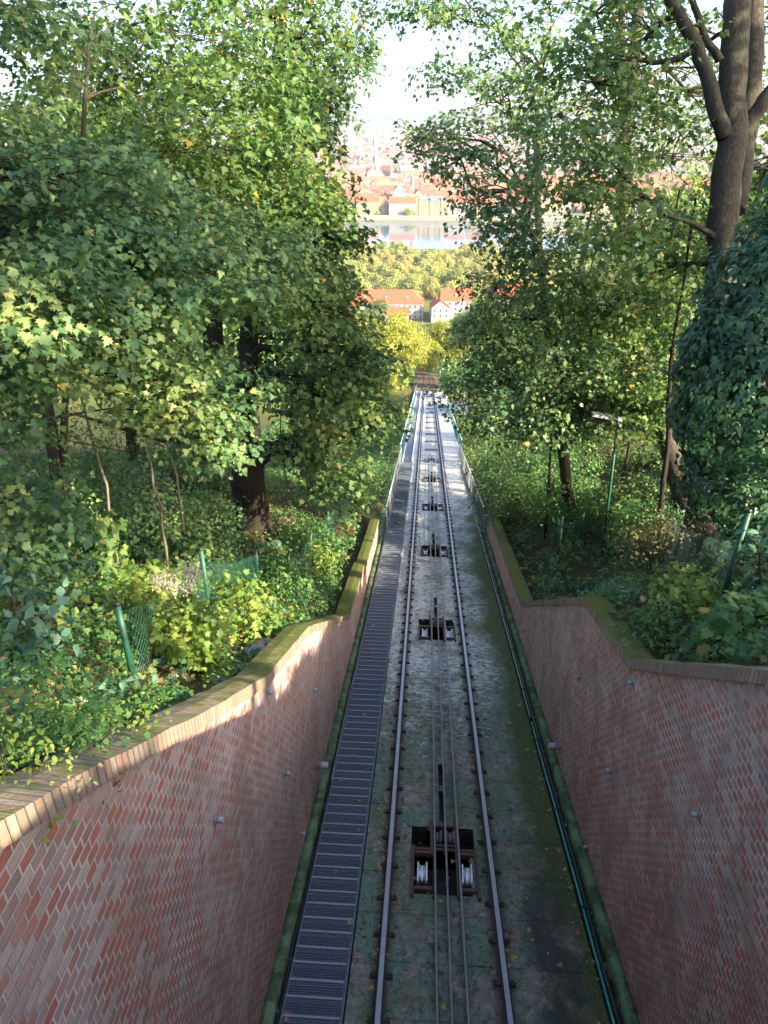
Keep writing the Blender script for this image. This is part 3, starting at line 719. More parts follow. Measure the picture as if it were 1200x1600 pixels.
railing(-2.0, 44.5, -2.0, 111, 1.05, 'long teal handrail on the stair side of the bridge', M['white_paint'], M['rail_teal'], .05)
railing(2.16, 27.0, 1.98, 46.0, 1.0, 'dark near handrail with a pale top bar above the mossy strip', M['railbar'], M['grey_paint'])
railing(2.2, 47.2, 2.1, 78, 1.05, 'teal handrail on the far right side of the bridge', M['white_paint'], M['rail_teal'], .05)
root = empty('concrete_bridge', P3(0, 43, 0)); tag(root, 'pale concrete bridge deck carrying the track downhill', 'bridge')
def rel(m, x0, x1, y0, y1, z0, z1): m.box(x0, x1, y0 - 43, y1 - 43, z0, z1, True)
m = MB(); rel(m, -2.1, 2.3, 43.1, 112, -.75, -.02); o = m.build('deck', M['concrete_pale'], root)
m = MB(); rel(m, .95, 2.2, 44, 78, -.02, .05); m.build('side_slab', M['concrete_pale'], root)
m = MB()
for k in range(17): rel(m, .95, 2.2, 44 + 2 * k, 44.05 + 2 * k, .045, .056)
m.build('slab_joints', M['gutter'], root)
m = MB(); rel(m, -1.78, -1.24, 43.2, 111, -.02, .055); m.build('walkway', simple('walkway_grey', (.09, .105, .13), .7), root)
for x in (-1.82, -1.20):
    m = MB(); rel(m, x - .03, x + .03, 43.2, 111, -.02, .14); m.build('walkway_edge', M['white_paint'], root)
for y in (52, 64, 76, 88, 100):
    m = MB(); rel(m, -1.7, 1.9, y, y + .9, -5.2, -.75); m.build('pier', M['concrete_pale'], root)
# pale platform beside the track and white frame farther down
root = empty('side_platform', P3(3.1, 80, 0)); tag(root, 'pale railed platform standing right of the track at the bridge', 'platform')
m = MB(); m.box(-.85, 1.4, -1.5, 9, -.3, .1, True); m.build('floor', M['concrete_pale'], root)
for (a, b) in (((-.85, -1.5), (-.85, 9)), ((-.85, -1.5), (1.4, -1.5)), ((1.4, -1.5), (1.4, 9))):
    m = MB(); m.tube([P3(*a, 1.2), P3(*b, 1.2)], .03, 6); m.tube([P3(*a, .65), P3(*b, .65)], .02, 6); m.build('handrail', M['white_paint'], root)
for p in ((-.85, -1.5), (.3, -1.5), (1.4, -1.5), (-.85, 3.7), (-.85, 9), (1.4, 3.7), (1.4, 9)):
    m = MB(); m.tube([P3(*p, 0), P3(*p, 1.22)], .03, 6); m.build('post', M['white_paint'], root)
m = MB(); m.box(-.82, 1.37, -1.48, -1.46, .15, 1.1, True); m.box(-.83, -.81, -1.4, 8.9, .15, 1.1, True); m.build('panel', simple('pale_panel', (.45, .55, .56), .4), root)
for k, (t, col) in enumerate((('white', 'white_paint'),)):
    root = empty('track_gantry', P3(3.6, 158, 0)); tag(root, 'small white goal-shaped frame beside the far brown track', 'frame')
    for x in (-.95, .95): m = MB(); m.box(x - .07, x + .07, -.07, .07, -.3, 2.0); m.build('post', M['white_paint'], root)
    m = MB(); m.box(-1.05, 1.05, -.08, .08, 2.0, 2.15); m.build('crossbar', M['white_paint'], root)
# far track: ballast and two diverging tracks
def bend(y): t = min(1, max(0, (y - 112) / 24)); return -.7 * t * t * (3 - 2 * t) - max(0, y - 150) ** 2 * .0016
m = MB(); ys = list(np.arange(112, 222, 2.0)); vs = []
for y in ys: vs += [P3(bend(y) - 2.7, y, -.25), P3(bend(y) - 2.2, y, -.02), P3(bend(y) + 2.2, y, -.02), P3(bend(y) + 2.7, y, -.25)]
m.add(vs, [(a * 4 + i, a * 4 + i + 1, a * 4 + i + 5, a * 4 + i + 4) for a in range(len(ys) - 1) for i in range(3)]); tag(m.build('track_ballast', M['ballast']), kind='structure')
def far_rail(x, d, label):
    m = MB(); pts = []
    for y in np.arange(111, 214, 2.0):
        t = min(1, max(0, (y - 112) / 22)); t = t * t * (3 - 2 * t); pts.append(P3(x + d * t + max(0, y - 150) ** 2 * -.0016, y, .06))
    m.tube(pts, .045, 4); tag(m.build('rail', M['rail_head']), label, 'rail', 'rails of the far passing place')
far_rail(-.75, -1.5, 'far rail swinging out furthest toward the yellow tree'); far_rail(.75, -1.5, 'far rail swinging out, inner one of the side track')
far_rail(-.72, 1.2, 'inner far rail of the straight side of the passing place'); far_rail(.78, 1.2, 'outer far rail at the white frame side')
m = MB(); m.box(-1.3, 1.3, 0, .25, .0, .03, True); me = m.mesh('sleeper'); me.materials.append(M['rust'])
for k in range(60):
    y = 113.5 + k * 1.5
    o = link('sleeper', me, None, None, P3(bend(y), y, -.01)); o.scale = (1.0 if y < 122 else 1.6, 1, 1)
    tag(o, 'dark sleeper of the far brown track below the bridge', 'sleeper', 'sleepers of the far track')
# ---------------------------------------------------------------- vegetation
_y, _p = R(3.5), R(27.9)
FW = np.array([-math.sin(_y) * math.cos(_p), math.cos(_y) * math.cos(_p), -math.sin(_p)]); RT = np.array([math.cos(_y), math.sin(_y), 0]); UP = np.cross(RT, FW)
def at(px, py, d): return CAM + (FW + RT * (px - 600) / 1120 - UP * (py - 800) / 1120) * d
def gz(x, y, dz=0): return (x, y, GZ(x, y) + dz)
def rel(base, lst):
    """(px, py, depth, radius m, sprays) -> blobs relative to the base, slightly flattened"""
    b = np.array(base); return [(at(px, py, d) - b, (r_ * 1.12, r_ * 1.12, r_ * .8), n) for px, py, d, r_, n in lst]
# left, close: maple whose branches hang into the picture from a trunk beyond the frame
b = gz(-8.5, 6.0)
tree('maple_tree', b, [([(0, 0, 0), (.2, .3, 3), (.6, .2, 6), (.5, .6, 10)], .3, .1)],
     rel(b, [(-60, 60, 8, 1.1, 34), (60, 30, 9, .8, 26), (-40, 350, 7.4, 1.1, 46), (90, 300, 8, 1.0, 52), (200, 330, 9, .9, 44), (60, 470, 7.2, .85, 52), (170, 430, 8.5, .9, 52),
             (290, 420, 9.5, .9, 50), (390, 400, 10.5, .85, 40), (-20, 620, 7.5, .8, 36), (150, 560, 9, .8, 34), (300, 600, 9.5, .7, 40), (345, 690, 10, .42, 16), (-10, 790, 8.5, .7, 26), (60, 850, 8.5, .5, 20)]),
     .080, MAPLE, M['maple'], M['bark'], 'nearest leafy maple, large blue-green lobed leaves hanging in from the left frame edge', nl=100, srad=.50, rs=3, dens=.6, up=.85, limb=.045)
b = gz(-7.5, 12.0)
tree('maple_tree', b, [([(0, 0, 0), (.1, .2, 3), (.3, .2, 7), (.5, .3, 12)], .16, .05), ([(.1, .2, 2), (1.2, .1, 6), (2.0, .3, 9)], .08, .03)],
     rel(b, [(180, 130, 12, 1.5, 50), (300, 60, 13, 1.4, 48), (40, 230, 12, .9, 16), (330, 200, 12, 1.4, 54), (240, 270, 11.5, 1.2, 44), (400, 130, 13.5, 1.3, 44), (420, 270, 12.5, 1.2, 46), (470, 320, 12.5, .7, 24), (430, 440, 13, .9, 26), (200, 20, 12, 1.3, 24)]),
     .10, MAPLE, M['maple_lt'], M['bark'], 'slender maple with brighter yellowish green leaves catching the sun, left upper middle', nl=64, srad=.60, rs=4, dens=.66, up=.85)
# left: the big double trunk
b = gz(-5.6, 19.0, -.1)
def rp(base, *pts): return [tuple(at(*p) - np.array(base)) for p in pts]
tree('maple_tree', b, [([(0, 0, 0)] + rp(b, (385, 720, 20.2), (362, 640, 20.2), (338, 560, 20.2), (330, 430, 20), (320, 200, 20)), .58, .16), (rp(b, (368, 680, 20.2), (388, 560, 19.8), (395, 420, 19.6), (430, 150, 19.5), (450, -60, 19)), .36, .12)],
     rel(b, [(470, 60, 18, 1.4, 40), (400, 20, 18, 1.7, 34), (470, 160, 18, 1.1, 36), (440, 220, 18, 1.3, 40), (490, 310, 17, .8, 26), (480, 400, 17, .9, 34), (545, 372, 17, .35, 9), (440, 420, 20, 1.4, 34), (510, 490, 17.5, 1.1, 46), (430, 530, 21, 1.4, 26),
             (560, 570, 19, .9, 36), (500, 620, 18.5, 1.2, 44), (570, 650, 20, .9, 30), (520, 720, 20, 1.1, 30), (300, 300, 20, 2.2, 46), (200, 250, 21, 2.4, 40), (250, 560, 23, 1.6, 16), (470, 690, 19, .8, 16)]),
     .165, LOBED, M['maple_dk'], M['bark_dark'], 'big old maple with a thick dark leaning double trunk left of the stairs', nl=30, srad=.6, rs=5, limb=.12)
b = gz(-5.2, 27.5)
tree('maple_tree', b, [([(0, 0, 0), (.2, .1, 4), (.6, .2, 9), (1.2, .4, 15)], .2, .06)],
     rel(b, [(530, 110, 25, 1.2, 20), (560, 90, 26, .7, 9), (505, 180, 25, 1.1, 18), (528, 20, 26, 1.2, 20), (590, 5, 25, .8, 12), (565, 60, 25, .7, 9), (490, 110, 26, 1.5, 22), (520, 300, 24, .6, 9), (525, 440, 25, .8, 16), (600, 640, 29, 1.0, 22), (580, 570, 29, 1.0, 22), (550, 620, 28, 1.6, 30), (540, 500, 27, 1.0, 20), (520, 560, 28, 1.5, 28)]),
     .15, LOBED, M['maple_dk'], M['bark'], 'open-crowned tree on the left bank whose sparse purple-brown tips frame the sky window', nl=26, srad=.62, rs=6)
# saplings with pale stems on the left bank
for k, (px, py, d, hh, txt) in enumerate([(160, 770, 13, 6.5, 'pale straight sapling stem nearest the left frame edge'), (245, 800, 14, 6, 'pale thin sapling stem right of the first, lit at its foot'), (262, 690, 15.5, 7, 'forked pale sapling stem before the big dark trunk'), (446, 742, 21, 6, 'short pale sapling stem just right of the big trunk'), (40, 760, 15, 6, 'brown sapling stem in the dark thicket at far left')]):
    p = at(px, py, d); x, y = float(p[0]), float(p[1]); b = gz(x, y); h = hh
    tree('sapling', b, [([(0, 0, 0), (.05, .1, h * .3), (-.1, .1, h * .6), (.15, .2, h)], .034, .012)], [((.2, .1, h), (.9, .9, .7), 14), ((-.4, .3, h * .8), (.7, .7, .5), 10), ((.5, -.1, h * .65), (.5, .5, .4), 7)],
         .13, LOBED, M['maple'], M['bark_pale'], txt, 'saplings on the left bank', nl=18, srad=.4, rs=20 + k)
# right side
_q = at(1122, 770, 15); b = gz(float(_q[0]), float(_q[1]), -.1)
tree('ash_tree', b, [([(0, 0, 0)] + rp(b, (1112, 640, 15), (1116, 530, 15), (1128, 420, 15), (1135, 300, 15), (1141, 200, 15), (1147, 100, 15), (1152, 0, 15), (1158, -120, 15)), .36, .26),
                     (rp(b, (1146, 330, 15.2), (1168, 200, 15.5), (1176, 90, 15.7), (1182, -60, 15.9)), .24, .20),
                     (rp(b, (1133, 215, 14.9), (1110, 140, 14.7), (1090, 75, 14.6), (1062, 20, 14.5), (1025, -40, 14.4)), .17, .11),
                     (rp(b, (1125, 95, 14.8), (1095, 40, 14.7), (1075, -20, 14.6)), .09, .06),
                     (rp(b, (1155, 215, 15.1), (1180, 180, 15), (1215, 130, 14.8), (1260, 70, 14.6)), .19, .11),
                     (rp(b, (1122, 372, 14.9), (1085, 350, 14.8), (1040, 335, 14.6), (1000, 300, 14.4), (950, 250, 14.2)), .07, .03)],
     rel(b, [(1010, 60, 15, 1.4, 32), (930, 20, 15, 1.4, 30), (1180, 40, 17, 1.4, 20), (1190, 280, 17, 1.2, 22), (990, 200, 15, 1.3, 34), (930, 130, 15, 1.4, 34), (900, 250, 14, 1.2, 40), (970, 330, 15, 1.3, 38), (1040, 420, 16, 1.3, 28), (1050, 100, 17, 1.4, 22), (1180, 400, 17, 1.1, 16)]),
     .14, LOBED, M['maple_lt'], M['bark'], 'tall tree with a thick bare grey trunk dividing into heavy limbs at top right', nl=24, srad=.5, rs=8, dens=.95, limb=.07)
b = gz(4.7, 21.5)
tree('maple_tree', b, [([(0, 0, 0)] + rp(b, (868, 620, 23), (855, 500, 23), (842, 380, 23), (840, 250, 23), (850, 60, 23)), .20, .07), (rp(b, (862, 560, 23), (905, 430, 22.5), (930, 300, 22)), .10, .04)],
     rel(b, [(700, 115, 19, .7, 18), (650, 222, 18.5, .45, 12), (700, 212, 18.5, .6, 18), (735, 250, 18, .7, 20), (745, 310, 18, .5, 14), (690, 265, 18.2, .3, 5), (650, 15, 20, .7, 9), (735, 30, 20, 1.3, 26), (820, 90, 20, 1.5, 36), (780, 160, 19, 1.0, 32), (840, 250, 19, 1.4, 44), (800, 360, 18.5, 1.1, 42), (860, 400, 19, 1.4, 44),
             (775, 450, 19, .85, 28), (820, 500, 19, 1.3, 46), (755, 530, 20, .9, 30), (790, 600, 20, 1.3, 54), (735, 610, 22, .9, 28), (880, 560, 19.5, 1.4, 46), (860, 20, 20, 1.6, 36), (850, 650, 20.5, 1.1, 40), (790, 670, 23, 1.1, 34), (905, 640, 20.5, 1.1, 36), (655, -10, 20, .6, 8), (690, 20, 20, .6, 12)]),
     .13, LOBED, M['maple'], M['bark_dark'], 'dense maple on the right whose bough reaches left across the city view', nl=30, srad=.55, rs=9, limb=.08, dens=.8)
b = gz(7.5, 19.0)
tree('maple_tree', b, [([(0, 0, 0)] + rp(b, (985, 500, 22), (975, 350, 22), (975, 230, 22), (990, 100, 22), (1000, -40, 22)), .30, .16), (rp(b, (978, 215, 22), (968, 120, 22), (975, -40, 22)), .15, .1)],
     rel(b, [(930, 400, 21, 1.5, 42), (1010, 350, 21, 1.5, 40), (960, 480, 20, 1.6, 50), (1040, 480, 20, 1.4, 44), (900, 620, 21, 1.5, 46), (980, 590, 20, 1.4, 46), (1010, 640, 19.5, 1.1, 34), (950, 640, 22, 1.2, 34), (1050, 580, 19, 1.1, 30), (900, 180, 22, 1.8, 40), (1050, 250, 22, 1.7, 36), (990, 30, 23, 2, 34), (1100, 150, 24, 2.2, 34), (920, 520, 21, 1.4, 40), (1180, 180, 24, 2.2, 30)]),
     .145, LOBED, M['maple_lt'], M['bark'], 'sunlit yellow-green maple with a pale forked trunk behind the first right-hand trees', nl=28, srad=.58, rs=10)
for k, (px, py, d, lean, h, txt) in enumerate([(1085, 560, 17, -.5, 5, 'crooked grey young trunk at the foot of the thick tree'), (1012, 520, 20, .2, 6, 'thin dark stem standing between ash trunk and pale forked tree'), (880, 600, 22, -.3, 6, 'thin dark stem beside the dense right maple'), (935, 560, 24, .4, 7, 'spindly dark stem deep in the right-hand wood')]):
    p = at(px, py, d); b = gz(float(p[0]), float(p[1])); h = max(h, p[2] - b[2] + 2)
    tree('sapling', b, [([(0, 0, 0), (lean * .3, .1, h * .4), (lean, .1, h * .7), (lean * 1.2, .2, h * 1.2)], .10 if k == 0 else .06, .025)], [((lean * 1.2, .1, h * 1.1), (1, 1, .7), 16), ((lean + .6, .3, h * .8), (.9, .9, .5), 12), ((-.5, .1, h * .9), (.7, .7, .5), 8)],
         .13, LOBED, M['maple_dk'], M['bark_dark'], txt, 'young trees in the right wood', nl=22, srad=.45, rs=40 + k)
# ivy-covered stump at right
def ivy_mass(name, base, lst, mat, label, n, size, rs, cat='ivy'):
    r = np.random.default_rng(rs); root = empty(name, base); tag(root, label, cat); b = np.array(base); V = []
    for px, py, d, ra, w_ in lst:
        c = at(px, py, d) - b; k = int(n * w_); dd = unit(r.normal(0, 1, (k, 3))); dd[:, 1] -= .25 * (dd[:, 1] > .2); dd = unit(dd)
        lump = 1 + .16 * np.sin(dd[:, 0] * 7 + px) * np.sin(dd[:, 2] * 8 + py) + .12 * np.sin(dd[:, 0] * 15) * np.sin(dd[:, 2] * 17 + 2)
        pos = c + dd * (ra * lump * r.uniform(.86, 1.04, k))[:, None] * np.array([1, 1, 1.15])
        nr = unit(dd + np.array([0, 0, .55]) + r.normal(0, .28, (k, 3))); ax = np.array([0, 0, -1.]) + dd * .5 + r.normal(0, .4, (k, 3))
        V.append(leaves(pos, nr, ax, size * r.uniform(.6, 1.3, k), IVY, r))
    link('leaves', np_mesh('ivy_leaves', np.concatenate(V)), mat, root)
    m = MB(); h = max((at(p[0], p[1], p[2]) - b)[2] for p in lst)
    m.tube([(0, 0, 0), (.05, .1, h * .4), (.1, .1, h * .62)], [.30, .24, .10], 10); m.build('trunk', M['bark_dark'], root, True)
    return root
ivy_mass('ivy_covered_stump', gz(6.6, 12.2), [(1105, 560, 12.3, .5, .6), (1100, 640, 12.3, .55, .6), (1205, 420, 11.5, .75, 1), (1175, 480, 11.5, .85, 1.2), (1150, 560, 11.5, .9, 1.4), (1195, 640, 11, 1.0, 1.4), (1125, 650, 12, .75, 1.1), (1160, 740, 12, .9, 1.2), (1115, 740, 12.5, .55, .6), (1240, 520, 11, 1.1, 1), (1245, 330, 11.5, .6, .5)],
         M['ivy'], 'tall tree stump smothered in dark glossy ivy at the right frame edge', 1500, .115, 12)
# shrubs
def shrub(base, h, rad, n, size, shape, mat, label, rs, stems=7, nl=14, srad=.22, up=.7, group=None, bark='bark'):
    r = np.random.default_rng(rs); root = empty('shrub', base); tag(root, label, 'shrub', group); m = MB(); V = []
    pts, d = blob_points((0, 0, h * .55), (rad, rad, h * .5), n, r, .3); pts[:, 2] = np.maximum(pts[:, 2], .08)
    for k in range(stems):
        a = r.uniform(0, 6.28); e = pts[r.integers(0, n)]; m.tube(curve((.08 * math.cos(a), .08 * math.sin(a), -.1), e, .08, 4, .03, r), list(np.linspace(.016, .004, 5)), 4, False)
    m.build('stems', M[bark], root); link('foliage', np_mesh('foliage', spray_leaves(pts, d, nl, srad, size, shape, up, r, .3)), mat, root); return root
def on(px, py, d):
    """ground point seen at this pixel, close to distance d"""
    dr = at(px, py, 1) - CAM; best = None
    for k in range(400):
        t = 3 + k * .1; p = CAM + dr * t
        if p[2] < GZ(p[0], p[1]): best = p; break
    p = best if best is not None else CAM + dr * d
    return gz(float(p[0]), float(p[1]), -.02)
SH = [(310, 1055, 1.1, .45, 60, .075, MAPLE, 'herb_lt', 'sunlit pale green shrub with seed heads, close to the left coping', 16),
      (240, 985, .9, .5, 50, .08, MAPLE, 'herb_lt', 'sunlit shrub behind the leaning nearest green post', 15),
      (380, 990, .9, .5, 44, .09, LOBED, 'herb_lt', 'bright bushy shrub between second post and the coping', 14),
      (505, 900, 1.1, .55, 60, .09, OVAL, 'herb_lt', 'round yellow-green shrub leaning over the mossy coping', 14),
      (450, 960, .8, .6, 50, .08, OVAL, 'herb', 'mid green shrub under the round yellow-green one', 12),
      (20, 1010, 1.0, .5, 18, .15, OVAL, 'herb_bl', 'blue-green large-leaved bush at the left frame edge', 9),
      (75, 1030, .7, .35, 12, .14, OVAL, 'herb_bl', 'small blue-green bush just right of the frame edge bush', 8),
      (60, 1180, .55, .6, 90, .05, LOBED, 'herb', 'low dark green nettle-like bush on the near left bank', 14),
      (30, 1275, .35, .35, 60, .036, OVAL, 'herb_lt', 'fresh green herbs spilling onto the nearest coping', 12), (110, 1212, .3, .3, 50, .034, OVAL, 'herb', 'small herbs hanging over the coping next to the nearest ones', 12), (180, 1180, .3, .28, 40, .036, LOBED, 'herb_lt', 'little nettle clump behind the coping, third from the frame edge', 12),
      (280, 900, 1.4, .9, 90, .11, MAPLE, 'maple', 'knee-high maple seedlings between first and second green post', 14),
      (120, 900, 1.2, .9, 70, .12, MAPLE, 'maple_lt', 'maple scrub in front of the pale saplings', 14),
      (560, 790, 1.2, .8, 60, .08, OVAL, 'herb', 'dark green shrub beside the dark near handrail on the left', 14),
      (1000, 730, 2.2, 1.3, 110, .07, OVAL, 'brownbush', 'twiggy brownish bush behind the lamp post', 12),
      (1060, 700, 2.0, 1.1, 90, .07, OVAL, 'brownbush', 'second twiggy brownish bush next to the ivy', 12),
      (985, 850, 1.3, .8, 70, .10, LOBED, 'herb', 'leafy green shrub at the foot of the lamp post', 14),
      (860, 790, 1.4, 1.0, 80, .08, OVAL, 'herb', 'dense green shrub beyond the far end of the right wall', 14),
      (828, 785, 1.1, .7, 70, .08, OVAL, 'herb', 'green shrub behind the far end of the right coping', 14),
      (1090, 850, 1.2, .8, 60, .09, OVAL, 'herb_bl', 'bluish green shrub below the ivy stump', 12),
      (1185, 930, 1.2, .45, 16, .16, OVAL, 'herb_bl', 'large-leaved pale blue-green plant at the right frame edge', 9),
      (1150, 1020, .7, .6, 40, .14, MAPLE, 'herb', 'broad-leaved green plant spilling over the right coping', 12),
      (1040, 1010, .6, .5, 46, .07, OVAL, 'herb', 'small herbs hanging over the corner of the right coping', 12),
      (1080, 960, .7, .6, 40, .09, LOBED, 'herb_lt', 'yellow tinted herb patch behind the right coping corner', 12)]
for k, (px, py, h, rad, n, sz, shp, mt, txt, nl) in enumerate(SH):
    shrub(on(px, py, 12), h, rad, n, sz, shp, M[mt], txt, 60 + k, nl=nl)
# a pale hogweed-like flower head
for k, (px, py, d, h, rad, n, mt, txt) in enumerate([(900, 780, 24, 2.0, 1.3, 150, 'herb', 'low dense green bush between the fence posts and the dark trunk'), (990, 770, 22, 1.8, 1.2, 140, 'maple_dk', 'low dark bush behind the foot of the lamp post'), (1030, 790, 19, 1.5, 1.0, 130, 'herb', 'rounded green bush left of the sagging fence'), (830, 760, 32, 2.6, 1.6, 150, 'herb', 'light green bush mass beyond the wall end'), (800, 690, 27, 3.6, 1.5, 170, 'maple_dk', 'tall dense hazel bush left of the dark maple trunk'), (880, 690, 25, 3.4, 1.5, 170, 'herb', 'tall green bush in front of the dark maple trunk'), (945, 690, 31, 3.0, 1.3, 150, 'brownbush', 'tall brownish bush just left of the lamp head'),
        (1050, 660, 27, 3.4, 1.3, 160, 'maple_dk', 'tall dark bush between the lamp post and the ivy'), (850, 620, 32, 4.5, 2.0, 170, 'maple_dk', 'big dark thicket behind the right-hand bushes'), (960, 610, 30, 4.5, 2.2, 170, 'maple_dk', 'big dark thicket behind the lamp post'), (815, 745, 30, 2.2, 1.0, 120, 'herb', 'bright green bush next to the right handrail'),
        (775, 700, 40, 3.0, 1.2, 110, 'herb', 'green bush by the plain dark pole'), (585, 700, 36, 2.6, 1.2, 110, 'herb', 'green bush by the left handrail'), (560, 730, 30, 2.4, 1.2, 120, 'maple_dk', 'dark bush left of the near handrail'),
        (200, 700, 16, 2.6, 1.3, 160, 'maple', 'tall maple scrub among the pale saplings'), (300, 740, 17, 2.0, 1.1, 140, 'maple', 'maple scrub left of the big dark trunk'), (100, 680, 17, 2.8, 1.4, 150, 'maple_dk', 'dark scrub in the depth of the left wood'), (30, 740, 13, 2.2, 1.1, 130, 'maple', 'maple scrub by the left frame edge'),
        (330, 650, 24, 3.2, 1.6, 160, 'maple_dk', 'dark thicket behind the big double trunk'), (220, 600, 26, 3.6, 2.0, 170, 'maple_dk', 'dark thicket far back in the left wood'), (480, 790, 21, 1.6, 1.0, 120, 'herb', 'low green bush right of the big trunk'), (430, 850, 17, 1.1, .8, 100, 'herb', 'low green bush between third and fourth fence post'), (1065, 750, 17, 1.6, .9, 110, 'brownbush', 'low brownish bush at the foot of the ivy')]):
    p = at(px, py, d); shrub(gz(float(p[0]), float(p[1]), -.1), h, rad, n, .085, LOBED if mt != 'brownbush' else OVAL, M[mt], txt, 140 + k, nl=26, srad=.38)
p = on(300, 1050, 9); root = empty('seed_head_plant', p); tag(root, 'tall herb with a pale dried flower head standing in the sun by the left fence', 'plant')
m = MB(); r = np.random.default_rng(5)
for k in range(9):
    a = k * .7; e = np.array([.22 * math.cos(a), .22 * math.sin(a), 1.35 + .08 * math.cos(k)]); m.tube([(0, 0, 0), (0, 0, .9), tuple(e)], [.012, .01, .004], 5)
    n0 = 70; q_ = r.normal(0, .045, (n0, 3)) + e; V = leaves(q_, unit(r.normal(0, .6, (n0, 3)) + [0, 0, 1]), r.normal(0, 1, (n0, 3)), .035 * np.ones(n0), QUAD, r)
    link('flower_head', np_mesh('head', V), M['flower'], root)
m.build('stalk', M['stem'], root)
# undergrowth and leaf litter
def cover(name, side, x0, x1, y0, y1, n, size, shape, mat, hmax, rs, nl=7, srad=.13, lift=0.0, thr=-.35):
    r = np.random.default_rng(rs); X = r.uniform(x0, x1, n * 2) * side; Y = r.uniform(y0, y1, n * 2)
    f = np.sin(X * 2.1 + Y * .7 + rs) * np.sin(Y * 1.9 - X * .8) + .6 * np.sin(X * 4.7 + 1) * np.sin(Y * 4.1 + rs)
    keep = f > thr; X, Y, f = X[keep][:n], Y[keep][:n], f[keep][:n]
    Z = np.array([GZ(a, b_) for a, b_ in zip(X, Y)]); h = hmax * (.15 + .85 * np.clip(f + .5, 0, 1.5) / 1.5) * r.uniform(.2, 1, len(X))
    c = np.stack([X, Y, Z + lift + h], 1); d = unit(r.normal(0, 1, (len(X), 3)) * [1, 1, .2])
    o = link(name, np_mesh(name, spray_leaves(c, d, nl, srad, size, shape, .85, r, .35)), mat); return tag(o, kind='stuff')
cover('undergrowth', -1, 2.5, 8, 1.0, 7, 2600, .042, LOBED, M['herb'], .28, 13, nl=12, srad=.12)
cover('undergrowth', -1, 2.5, 8, 1.0, 7, 900, .04, OVAL, M['herb_lt'], .28, 14, nl=12, srad=.1, thr=.1)
cover('undergrowth', -1, 2.6, 10, 6, 17, 2800, .07, LOBED, M['herb'], .42, 1, nl=9)
cover('undergrowth', -1, 2.75, 9, 6.5, 14, 700, .08, MAPLE, M['herb_lt'], .40, 2, nl=9, thr=.1)
cover('undergrowth', -1, 2.75, 16, 15, 44, 3600, .11, LOBED, M['herb'], .55, 3, nl=9, srad=.2)
cover('undergrowth', -1, 3.0, 9, 2, 20, 500, .12, OVAL, M['herb_bl'], .45, 9, nl=7, thr=.0)
cover('undergrowth', 1, 2.62, 10, 3, 17, 3200, .07, LOBED, M['herb'], .42, 4, nl=9)
cover('undergrowth', 1, 2.9, 11, 3, 24, 1500, .10, OVAL, M['herb_bl'], .5, 5, nl=8, thr=-.1)
cover('undergrowth', 1, 2.75, 18, 16, 44, 4200, .11, LOBED, M['herb'], .6, 6, nl=9, srad=.2)
cover('undergrowth', 1, 3.0, 20, 44, 105, 3600, .28, OVAL, M['maple_dk'], 1.0, 7, nl=10, srad=.6, lift=.1)
cover('undergrowth', -1, 3.0, 20, 44, 105, 3600, .28, OVAL, M['herb'], 1.0, 8, nl=10, srad=.6, lift=.1)
cover('leaf_litter', -1, 2.7, 11, 1, 30, 2600, .075, MAPLE, M['dryleaf'], .03, 11, nl=4, srad=.25, lift=.03, thr=-1)
cover('leaf_litter', 1, 2.75, 11, 2, 30, 2600, .075, MAPLE, M['dryleaf'], .03, 12, nl=4, srad=.25, lift=.03, thr=-1)
# fallen leaves on the track: flat on the slab, the stairs and the gutters
r = np.random.default_rng(31); n = 1900
X = np.where(r.random(n) < .5, r.uniform(-1.1, 1.9, n), np.choose(r.integers(0, 5, n), [-.86, -.64, .66, .90, 1.88]) + r.normal(0, .04, n)); Y = 3 + r.uniform(0, 1, n) ** 1.5 * 38
Z = .010 - T * Y; nr = unit(np.stack([r.normal(0, .25, n), T + r.normal(0, .25, n), np.ones(n)], 1))
V = leaves(np.stack([X, Y, Z], 1), nr, r.normal(0, 1, (n, 3)), r.uniform(.025, .075, n), MAPLE, r)
n = 46; X = r.uniform(-1.82, -1.2, n); Y = 3 + r.uniform(0, 1, n) * 26
V2 = leaves(np.stack([X, Y, .10 - T * Y], 1), unit(np.stack([r.normal(0, .2, n), r.normal(0, .2, n), np.ones(n)], 1)), r.normal(0, 1, (n, 3)), r.uniform(.05, .085, n), MAPLE, r)
n = 500; X = r.choice([-1.9, 2.12, -1.93], n) + r.normal(0, .03, n); Y = 2.5 + r.uniform(0, 1, n) * 32
V3 = leaves(np.stack([X, Y, -.085 - T * Y + .02 * r.random(n)], 1), unit(np.stack([r.normal(0, .4, n), r.normal(0, .4, n), np.ones(n)], 1)), r.normal(0, 1, (n, 3)), r.uniform(.03, .06, n), MAPLE, r)
tag(link('fallen_leaves', np_mesh('fallen_leaves', np.concatenate([V, V2, V3])), M['dryleaf']), kind='stuff')

